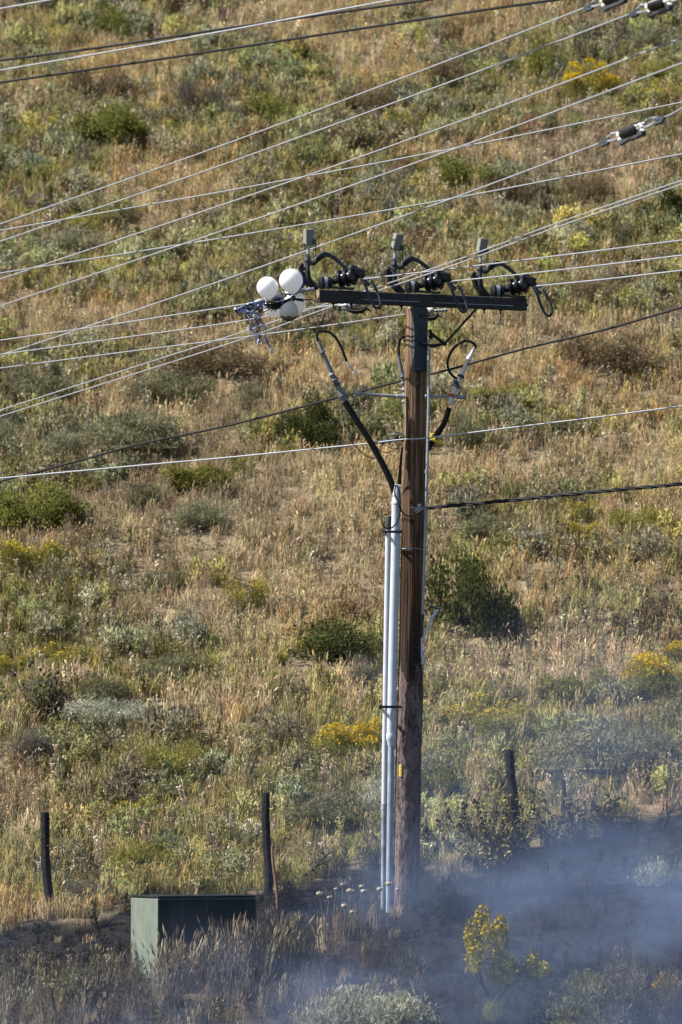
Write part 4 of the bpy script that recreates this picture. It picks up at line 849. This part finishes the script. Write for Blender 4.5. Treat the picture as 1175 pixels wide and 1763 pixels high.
# ------------------------------------------------------------------ three switches along the crossarm
def make_switch(tilt):
    r = thing('line_switch', V((0, 0, 0)), '', 'line switch', 'switches along the crossarm')
    q = lambda x, y, d=0: V((x * p_, d, -y * p_))
    shed = lambda n_, R0, r0: [(0, r0 * .6)] + [a for k in range(n_) for a in (((k + .1) / n_, r0), ((k + .3) / n_, R0), ((k + .62) / n_, R0 * .97), ((k + .85) / n_, r0))] + [(1, r0 * .6)]
    mb = MB(); mb.box(q(-4, -2, .0), (.52, .07, .03), Matrix.Rotation(R(4), 3, 'Y'), .006); mb.box(q(-18, -5), (.05, .06, .07), None, .006); part('mount', mb, M['steel'], r)
    mb = MB(); mb.lathe(q(-31, -9, -.02), q(-6, -11, .04), shed(2, .086, .058), 18); part('insulator', mb, M['porcelain'], r)
    mb = MB(); mb.tube([q(-22, -10, -.01), q(-17, -10, 0)], .080, 16); part('insulator_band', mb, M['galv'], r)
    mb = MB(); mb.tube([q(-8, -11, .03), q(4, -15, .02)], .036, 10); mb.ball(q(0, -15, 0), .05, 8, 6); part('link', mb, M['black_steel'], r)
    mb = MB(); mb.lathe(q(3, -16, .05), q(34, -22, -.06), shed(3, .122, .085), 20); part('insulator', mb, M['porcelain'], r)
    mb = MB(); mb.box(q(36, -27, -.04), (.17, .10, .13), Matrix.Rotation(R(14), 3, 'Y'), .03); mb.ball(q(26, -33, -.03), .065, 10, 7); mb.tube([q(30, -36, -.04), q(44, -20, -.05), q(50, -6, -.05)], [.04, .045, .022], 8, 3); mb.ball(q(14, -33), .03, 7, 5); part('live_clamp', mb, M['black_steel'], r)
    mb = MB(); mb.tube([q(-40, -45), q(-34, -51), q(-26, -56), q(-17, -58), q(-8, -55), q(4, -46), q(15, -36), q(22, -30)], [.026, .030, .034, .031, .026, .026, .026, .026], 10, 4); part('blade', mb, M['steel'], r)
    mb = MB(); mb.tube([q(-38, -44), q(-31, -52), q(-22, -57)], [.030, .036, .032], 8, 2); mb.ball(q(-40, -44), .034, 8, 6); mb.ball(q(-19, -59), .032, 8, 6); mb.tube([q(-31, -54), q(-29, -47)], .02, 6); part('hinge', mb, M['black_steel'], r)
    mb = MB(); bar(mb, q(-37, -52, -.03), q(-23, -65, -.03), .018, .02); part('arcing_horn', mb, M['pale_grey'], r)
    mb = MB(); mb.tube([q(-48, -76), q(-49, -60), q(-50, -44), q(-50, -28)], [.019, .022, .034, .036], 8); mb.ball(q(-50, -48), .045, 8, 6); mb.box(q(-47, -44), (.1, .05, .05), None, .01); part('upright', mb, M['steel'], r)
    mb = MB(); mb.tube([q(-48.2, -75), q(-49, -58)], [.021, .023], 8); part('bare_tube', mb, M['galv'], r)
    mb = MB(); mb.tube([q(-50, -30), q(-49, -18), q(-42, -7), q(-32, 0)], [.040, .044, .042, .036], 8, 4); mb.tube([q(-63, -38), q(-57, -20), q(-46, -6), q(-40, 0)], [.030, .034, .040, .028], 8, 3); mb.ball(q(-60, -40), .034, 8, 6); mb.box(q(-56, -34), (.10, .04, .04), Matrix.Rotation(R(20), 3, 'Y'), .01); mb.ball(q(-59, -22), .028, 7, 5); part('curved_arm', mb, M['black_steel'], r)
    mb = MB(); Rx = Matrix.Rotation(R(tilt), 3, 'Y'); c = q(-48, -88); mb.box(c, (.118, .10, .215), Rx @ Matrix.Rotation(R(24), 3, 'Z'), .008); bx = part('sensor_box', mb, M['tan_box'], r)
    mb = MB(); mb.box(q(-38, -80, -.03), (.05, .06, .07), Rx, .012); mb.ball(q(-55, -76, -.02), .022, 7, 5); part('latch', mb, M['steel'], bx)
    mb = MB(); mb.tube([q(-36, -80, -.04), q(-36, -66, -.04), q(-36, -54, -.04)], .006, 5); part('link_rod', mb, M['black_steel'], r)
    mb = MB(); mb.tube([q(42, -20, -.06), q(50, -2, -.09), q(57, 18, -.10), q(64, 31, -.10), q(71, 34, -.10), q(75, 27, -.10), q(72, 12, -.09), q(64, -4, -.08), q(60, -12, -.07)], .019, 8, 5); part('jumper_loop', mb, M['steel'], r)
    mb = MB(); mb.box(q(50, -10, -.07), (.13, .04, .05), Matrix.Rotation(R(38), 3, 'Y'), .008)
    for x, y in ((56, -18), (62, -10), (66, -4)): mb.tube([q(x - 3, y + 4, -.08), q(x + 3, y - 1, -.08)], .014, 6)
    part('tail_clamp', mb, M['steel'], r)
    mb = MB(); mb.lathe(q(40, -16, -.06), q(56, -19, -.08), [(0, .02), (.2, .024), (.7, .02), (1, .012)], 10); part('wire_grip', mb, M['galv'], r)
    return r
SWL = ['switch nearest the balloons, leftmost of three on the crossarm', 'middle of three switches, standing straight above the pole', 'switch at the far right end of the crossarm']
SWP = [(580, 497, -.78, 0), (729, 504, .0, 14), (876, 511, .72, 9)]
SW = []
for i, (px, py, Yd, tl) in enumerate(SWP):
    s_ = make_switch(tl) if i < 1 else copy_tree(SW[0])
    s_.location = W(px, py, Yd); s_['label'] = SWL[i]; SW.append(s_)
    if i:
        for ch in s_.children:
            if ch.name.startswith('sensor_box'): ch.rotation_euler = (0, 0, 0); c = V((-48 * p_, 0, 75 * p_)); ch.matrix_local = Matrix.Translation(c) @ Matrix.Rotation(R(tl), 4, 'Y') @ Matrix.Translation(-c)

# ------------------------------------------------------------------ wires
def wire(pts, Ys, r, mat, label, cat='power line', name='power_line', sag=0.0, group='wires across the hillside', strand=False):
    """pts seen in the photo, Ys the depths of its two ends; the wire runs on past the frame"""
    xs_ = np.array([p[0] for p in pts], float); a, b = xs_[0], xs_[-1]
    P = [W(p[0], p[1], Ys[0] + (Ys[1] - Ys[0]) * (p[0] - a) / (b - a)) for p in pts]
    if pts[0][0] <= 2: P.insert(0, P[0] + (P[0] - P[1]).normalized() * 6)
    if pts[-1][0] >= 1173 or pts[-1][1] <= 1: P.append(P[-1] + (P[-1] - P[-2]).normalized() * 6)
    mb = MB()
    if strand:
        Q = []; 
        dense = [P[i].lerp(P[i + 1], k / 40) for i in range(len(P) - 1) for k in range(40)] + [P[-1]]
        acc = 0
        for s in range(3):
            pp = []; acc = 0
            for i, c in enumerate(dense):
                if i: acc += (c - dense[i - 1]).length
                a_ = acc * 9 + s * 2.094; pp.append(c + V((0, math.cos(a_), math.sin(a_))) * r * .9)
            mb.tube(pp, r * .85, 5)
    else: mb.tube(P, r, 8, 6)
    return solo(name, mb, mat, P[len(P) // 2], label, cat, group)
wr = .0092
wire([(0, 586), (200, 557.5), (400, 527), (437, 521)], (3.2, -1.0), wr, M['wire'], 'grey wire coming from the left into the balloons')
wire([(0, 610.5), (200, 583), (400, 555), (555, 528), (588, 526)], (5.4, -.2), wr, M['wire'], 'grey wire from the left passing under the balloons to the crossarm')
wire([(0, 634), (200, 608), (400, 583), (560, 561), (698, 541)], (5.5, .35), wr, M['wire'], 'grey wire from the left ending at the pole top, lowest one at the balloons')
wire([(622, 481), (775, 463), (980, 438), (1175, 413.5)], (-.82, -5.6), wr * 1.1, M['wire'], 'grey wire running right from the leftmost switch')
wire([(780, 484), (900, 472), (1040, 456), (1175, 439.5)], (-.1, -4.5), wr * 1.1, M['wire'], 'grey wire running right from the middle switch')
wire([(924, 492.5), (1040, 481), (1175, 465.5)], (.62, -3.1), wr * 1.1, M['wire'], 'grey wire running right from the switch at the end of the crossarm')
wire([(0, 386), (400, 244), (800, 93.5), (1006, 14)], (13, -13), .0106, M['wire'], 'uppermost of the steep grey wires')
wire([(0, 416), (400, 278), (800, 132), (1084, 24.5)], (12.5, -14), .0106, M['wire'], 'second steep grey wire from the top')
wire([(0, 481), (400, 347), (800, 206), (1175, 65.5)], (12, -15), .0106, M['wire'], 'third steep grey wire, passing just above the flowering yellow bush')
wire([(0, 527), (400, 391.5), (800, 250), (1175, 108.5)], (11.5, -15.5), .0106, M['wire'], 'fourth steep grey wire, passing just below the flowering yellow bush')
wire([(0, 397), (400, 327), (800, 252), (1175, 176)], (9, 1), .0106, M['wire'], 'upper of two gently sloping grey wires that cross the steep ones')
wire([(0, 470.5), (400, 407), (800, 338), (1175, 265)], (8.6, .6), .0106, M['wire'], 'lower of two gently sloping grey wires that cross the steep ones')
wire([(0, 612), (140, 566), (400, 477), (775, 343), (1032, 247)], (11, -10), .0105, M['wire'], 'thin steep wire left of the inline ribbed insulator')
wire([(1146, 201), (1160, 195), (1175, 186)], (-14, -15), .0105, M['wire'], 'short end of wire right of the inline ribbed insulator')
wire([(0, 706.5), (400, 577.5), (560, 524), (775, 452), (960, 384), (1175, 310.5)], (9, -8), .0095, M['wire'], 'upper wire of the close pair passing behind the crossarm')
wire([(0, 717), (400, 590), (560, 532), (775, 459), (960, 391), (1175, 317)], (9, -8), .0095, M['wire'], 'lower wire of the close pair passing behind the crossarm')
wire([(0, 104), (200, 78), (400, 47.5), (735, 0)], (14, 6), .020, M['black_wire'], 'upper thick black wire at the top', 'cable', 'black_wire')
wire([(0, 121), (200, 87), (400, 51), (675, 0)], (13.8, 2), .0135, M['wire'], 'pale wire woven between the two thick black wires at the top')
wire([(0, 142), (200, 113), (400, 83), (800, 22), (955, 0)], (13.5, 4), .020, M['black_wire'], 'lower thick black wire at the top', 'cable', 'black_wire')
wire([(0, 15), (85, 0)], (14, 12), .0135, M['wire'], 'pale wire crossing the top left corner')
wire([(0, 829), (130, 795), (240, 765), (400, 731), (590, 682), (695, 655), (775, 636), (905, 600), (1040, 568), (1175, 529)], (6, -3), .0155, M['black_wire'], 'long black cable sloping up behind the pole', 'cable', 'black_cable', 0, None)
wire([(0, 823.5), (200, 805), (400, 787), (560, 771), (640, 763)], (2.5, -.2), .0105, M['pale_wire'], 'whitish neutral wire coming from the left to the spool on the pole')
wire([(640, 763), (690, 757), (740, 753.5), (900, 734), (1040, 717), (1175, 699)], (-.2, -1.9), .0105, M['pale_wire'], 'whitish neutral wire leaving the pole to the right')
wire([(733, 874.5), (860, 863), (1000, 849), (1175, 833)], (-.2, -2.5), .016, M['black_wire'], 'twisted black service cable leaving the pole to the right', 'cable', 'service_cable', 0, None, True)
mb = MB()
a, b = W(640, 763, -.2), W(694, 756.5, -.2); mb.tube([a, a.lerp(b, .2), a.lerp(b, .25), a.lerp(b, .45), a.lerp(b, .5), a.lerp(b, .62), a.lerp(b, .7), b], [.014, .022, .015, .024, .015, .026, .014, .013], 8)
for x, y in ((658, 762), (668, 755), (671, 763)): mb.ball(W(x, y, -.2), .022, 7, 5)
solo('wire_splice', mb, M['galv'], a, 'lumpy silver splice on the neutral wire beside the spool', 'wire splice')

# ------------------------------------------------------------------ dead end insulators that hold the three left wires
def dead_end():
    r = thing('dead_end_insulator', V((0, 0, 0)), '', 'insulator', 'dead end insulators on the crossarm')   # along +x, 0 at the wire, .78 at the arm
    L = lambda x, z, y=0: V((x, y, z))
    mb = MB(); mb.lathe(L(-.08, 0), L(.16, 0), [(0, .012), (.1, .020), (.5, .026), (.55, .034), (.9, .034), (1, .02)], 10); mb.box(L(.06, -.04), (.16, .04, .05), None, .01)
    for x in (.0, .04, .08, .12): mb.tube([L(x, .03), L(x, -.085)], .009, 6)
    part('clamp', mb, M['galv'], r)
    mb = MB(); mb.lathe(L(.14, 0), L(.42, .01), [(0, .02), (.06, .05), (.2, .054), (.5, .056), (.85, .052), (.95, .03), (1, .02)], 14); part('body', mb, M['pale_grey'], r)
    mb = MB(); mb.tube([L(.42, .01), L(.55, .008), L(.78, .0)], [.018, .021, .017], 8); 
    for x in (.47, .55, .64, .72): mb.tube([L(x - .012, .007), L(x + .012, .006)], .028, 8)
    part('link_bar', mb, M['galv'], r)
    mb = MB(); mb.tube([L(.10, -.06), L(.25, -.10), L(.44, -.09), L(.52, -.03)], [.022, .042, .045, .022], 8, 3); mb.box(L(.36, -.10), (.22, .07, .07), Matrix.Rotation(R(-8), 3, 'Y'), .012); mb.tube([L(.48, -.06), L(.58, -.1), L(.62, -.13)], [.018, .014, .008], 6, 2)
    for x in (.22, .30, .40, .46): mb.tube([L(x, -.05), L(x + .01, -.15)], .009, 6)
    part('switch_latch', mb, M['black_steel'], r)
    return r
DE = dead_end()
for i, (a, b, lab) in enumerate((((437, 521.5, -1.0), (541, 497, -.92), 'dead end insulator with balloons tangled on it, off the left end of the crossarm'), ((590, 526, -.2), (652, 522, -.3), 'dead end insulator hanging under the left half of the crossarm'), ((720, 538, .35), (772, 534, .25), 'dead end insulator just right of the pole under the crossarm'))):
    o = DE if i == 0 else copy_tree(DE); A, B = W(*a), W(*b); o.location = A; d = B - A; o['label'] = lab
    o.rotation_euler = Euler((0, -math.atan2(d.z, math.hypot(d.x, d.y)), math.atan2(d.y, d.x))); s_ = d.length / .78; o.scale = (s_, max(s_, .85), max(s_, .85))
# black rod sticking up from the hardware by the balloons
mb = MB(); mb.tube([W(424, 495, -1), W(431, 506, -1), W(437, 519, -1)], [.016, .013, .011], 7); part('rod', MB().add([], []) if False else mb, M['steel'], thing('loose_rod', W(437, 519, -1), 'short dark rod sticking up left of the balloons', 'rod'))
# inline ribbed insulators on the steep wires
def inline():
    r = thing('inline_insulator', V((0, 0, 0)), '', 'insulator', 'inline insulators on the steep wires'); L = lambda x, z, y=0: V((x, y, z))     # centred, 1.05 m long along x
    n_ = 9; pf = [(0, .03)] + [a for k in range(n_) for a in (((k + .1) / n_, .058), ((k + .4) / n_, .076), ((k + .6) / n_, .076), ((k + .9) / n_, .058))] + [(1, .03)]
    mb = MB(); mb.lathe(L(-.15, 0), L(.13, 0), pf, 16); part('ribbed_body', mb, M['porcelain'], r)
    for s in (-1, 1):
        mb = MB(); mb.lathe(L(s * .14, 0), L(s * .24, 0), [(0, .05), (.3, .056), (.5, .04), (.8, .05), (1, .03)], 12); mb.ball(L(s * .20, -.06), .035, 8, 6); mb.box(L(s * .2, -.03), (.05, .05, .09), None, .01); part('end_fitting', mb, M['pale_grey'], r)
        mb = MB(); mb.tube([L(s * .23, .02), L(s * .33, .06), L(s * .45, .03)], .015, 8, 4); mb.tube([L(s * .23, -.03), L(s * .34, -.035), L(s * .46, -.01)], .018, 8, 4); mb.ball(L(s * .27, .045), .026, 7, 5); mb.ball(L(s * .36, .06), .024, 7, 5); part('bail', mb, M['galv'], r)
        mb = MB(); mb.box(L(s * .50, .0), (.16, .04, .06), Matrix.Rotation(R(s * 10), 3, 'Y'), .012); mb.box(L(s * .49, -.045), (.13, .05, .045), None, .01); mb.lathe(L(s * .42, 0), L(s * .60, 0), [(0, .012), (.3, .026), (.8, .02), (1, .012)], 8); part('wedge_clamp', mb, M['steel'], r)
    mb = MB(); mb.box(L(0, -.115), (.32, .05, .045), None, .008); mb.box(L(-.16, -.12), (.06, .07, .07), None, .012); mb.box(L(.18, -.095), (.08, .08, .08), None, .012); mb.tube([L(-.13, -.14), L(-.13, -.18)], .01, 6); part('strike_bar', mb, M['steel'], r)
    return r
IN = inline()
for i, (a, b, lab) in enumerate((((1032, 247, -10), (1146, 201, -14), 'black ribbed inline insulator hanging in the thin steep wire at right'), ((1006, 14, -13), (1112, -26, -16), 'inline insulator cut by the top edge, left of two'), ((1084, 24.5, -14), (1190, -14, -17), 'inline insulator with a grey ribbed body in the top right corner'))):
    o = IN if i == 0 else copy_tree(IN); A, B = W(*a), W(*b); d = B - A; o.location = (A + B) / 2; o['label'] = lab
    o.rotation_euler = Euler((0, -math.atan2(d.z, math.hypot(d.x, d.y)), math.atan2(d.y, d.x))); s_ = d.length / 1.2; o.scale = (s_, .85, .85)

# ------------------------------------------------------------------ balloons and ribbons
def balloon(px, py, rpx, Yd, mat, neck, label):
    c = W(px, py, Yd); r0 = rpx * p_; n_ = V((neck[0], -.1, neck[1])).normalized(); mb = MB(); vs, fs = [], []
    seg, rings = 28, 20; prof_ = []
    for i in range(rings + 1):
        a = math.pi * i / rings; t_ = math.cos(a); rr = math.sin(a); off = t_
        if t_ > .3: off = t_ * (1 + .13 * ((t_ - .3) / .7) ** 2); rr = rr * (1 - .12 * ((t_ - .3) / .7))
        prof_.append((off, max(rr, .012)))
    mb.tube([n_ * (o * r0) for o, _ in prof_], [rr * r0 for _, rr in prof_], seg)
    o = thing('balloon', c, label, 'balloon', 'balloons tangled at the end of the crossarm')
    me = mesh('skin', mb, mat); link('skin', me, o); me.set_sharp_from_angle(angle=R(80))
    mb = MB(); mb.tube([n_ * (1.1 * r0), n_ * (1.16 * r0), n_ * (1.22 * r0)], [.008, .014, .022], 8); link('neck', mesh('neck', mb, mat), o)
    return o
balloon(461, 495, 18.6, -1.10, M['balloon'], (.15, -1), 'white balloon standing highest at the left of the bunch')
balloon(501.5, 483, 20.2, -1.10, M['balloon'], (.2, -1), 'white balloon on top of the bunch, hiding the blue one')
balloon(508, 485, 19.0, -.72, M['blue_balloon'], (0, -1), 'blue balloon peeping from behind the top white one')
balloon(506, 522, 21, -.62, M['balloon'], (-.6, .8), 'white balloon hanging under the line, right of the bunch')
balloon(471, 529, 17.5, -.66, M['balloon'], (.5, .8), 'white balloon mostly hidden behind the hardware at lower left')
balloon(498, 537, 16.5, -1.06, M['burnt_balloon'], (.3, 1), 'cream balloon with a brown scorch stain, lowest of the bunch')
rb = thing('ribbon_tangle', W(425, 545, -1.02), 'tangle of blue ribbons trailing from the wire left of the balloons', 'ribbon')
g = random.Random(12)
for k in range(13):                                   # crumpled ribbon strands wrapped round the wire
    x, y = g.uniform(403, 432), g.uniform(523, 534); mb = MB(); pts, rr = [], []
    for q_ in range(6):
        pts.append(W(x, y, -1.03 + g.uniform(-.04, .04))); rr.append(g.choice((.004, .007, .011, .015))); x += g.uniform(1, 9); y += g.uniform(-4, 7) * (1 if y < 545 else -.6)
    mb.tube(pts, rr, 6, 4); part('strand', mb, M['ribbon' if k % 5 else 'pale_ribbon'], rb)
for pts in (((468, 511), (476, 516), (482, 514), (488, 521)), ((474, 509), (483, 519), (491, 525))):
    mb = MB(); mb.tube([W(*p_2, -1.07) for p_2 in pts], [.006, .014, .010, .005][:len(pts)], 6, 3); part('strand', mb, M['ribbon'], rb)
g = random.Random(3)
for k in range(15):
    x, y = g.uniform(414, 452), g.uniform(530, 546); ex, ey = g.uniform(422, 462), g.uniform(560, 592); mb = MB()
    pts = [W(x, y, -1.02), W((x + ex) / 2 + g.uniform(-9, 9), (y + ey) / 2 + g.uniform(-6, 4), -1.02 + g.uniform(-.1, .1)), W(ex, ey, -1.02 + g.uniform(-.1, .1))]
    mb.tube(pts, .0040, 5, 6); part('streamer', mb, M['ribbon'], rb)
for (pts, mt) in ((((428, 558), (429, 566), (431, 575)), 'pale_ribbon'), (((446, 572), (447, 580), (446, 590)), 'ribbon'), (((444, 592), (446, 585), (451, 588)), 'pale_ribbon'), (((458, 575), (459, 585), (466, 600)), 'ribbon'), (((464, 596), (468, 603), (470, 608)), 'pale_ribbon'), (((427, 562), (431, 566), (434, 569)), 'ribbon'), (((444, 562), (450, 560), (455, 563)), 'pale_ribbon')):
    mb = MB(); mb.tube([W(x, y, -1.04) for x, y in pts], [.006, .015, .009], 5, 3); part('ribbon_end', mb, M[mt], rb)
mb = MB()
for (a, b) in (((440, 534), (470, 527)), ((452, 538), (478, 522)), ((462, 520), (496, 520)), ((470, 531), (490, 524)), ((480, 512), (503, 522)), ((466, 526), (468, 536)), ((484, 520), (486, 534)), ((486, 508), (482, 500)), ((493, 512), (489, 503)), ((505, 516), (500, 528)), ((512, 514), (538, 516)), ((497, 517), (505, 525)), ((478, 520), (474, 536))): mb.tube([W(*a, -1.05), W((a[0] + b[0]) / 2 + 2, (a[1] + b[1]) / 2 + 1, -1.06), W(*b, -1.04)], .008, 5, 3)
solo('string_tangle', mb, M['black_wire'], W(490, 510, -1.05), 'dark strings knotted between the balloons and the line hardware', 'string')

# ------------------------------------------------------------------ smoke drifting over the burnt strip
n = NT('drifting_smoke'); pos = n.new('ShaderNodeNewGeometry').outputs['Position']; s = n.new('ShaderNodeSeparateXYZ'); n.t.links.new(pos, s.inputs[0]); x, y, z = s.outputs
def mr(v, a, b, c, d):
    q = n.new('ShaderNodeMapRange', interpolation_type='SMOOTHSTEP'); n.set(q.inputs[0], v)
    for i_, val in enumerate((a, b, c, d)): q.inputs[i_ + 1].default_value = val
    return q.outputs[0]
h = n.math('SUBTRACT', z, n.math('ADD', n.math('MULTIPLY', y, .27), n.math('MULTIPLY', x, .075)))
H = mr(x, -3, 4, .40, 1.25); fall = n.math('POWER', 2.718, n.math('MULTIPLY', n.math('DIVIDE', n.math('MAXIMUM', h, 0), H), -1))
A = n.math('ADD', mr(x, -4.0, 4.5, .018, .088), n.math('MULTIPLY', mr(y, -2.5, -4.5, 0, .075), mr(x, 2.5, -.5, 0, 1))); puff = n.noise(.75, 5, pos, (.8, .7, 1.5), .6); puff = mr(puff, .40, .66, .18, 1.9)
edge = n.math('MULTIPLY', n.math('MULTIPLY', mr(y, -13, -10, 0, 1), mr(y, 9, 2.0, 0, 1)), n.math('MULTIPLY', mr(h, 4.4, 1.8, 0, 1), n.math('MULTIPLY', mr(x, -11, -7, 0, 1), mr(x, 12, 8, 0, 1))))
den = n.math('MULTIPLY', n.math('MULTIPLY', n.math('MULTIPLY', A, fall), puff), edge)
vol = n.new('ShaderNodeVolumePrincipled'); vol.inputs['Color'].default_value = (.37, .50, .80, 1); n.set(vol.inputs['Density'], den); vol.inputs['Anisotropy'].default_value = .1
n.t.links.new(vol.outputs[0], n.out.inputs['Volume'])
mb = MB(); mb.box((.5, -2, 1.9), (24, 23, 10.6)); me = mesh('smoke', mb, n.m, V((0, 0, 0)), False); o = link('smoke', me); tag(o, None, None, None, 'stuff')
SC.cycles.volume_step_rate = 1.0; SC.cycles.volume_max_steps = 128
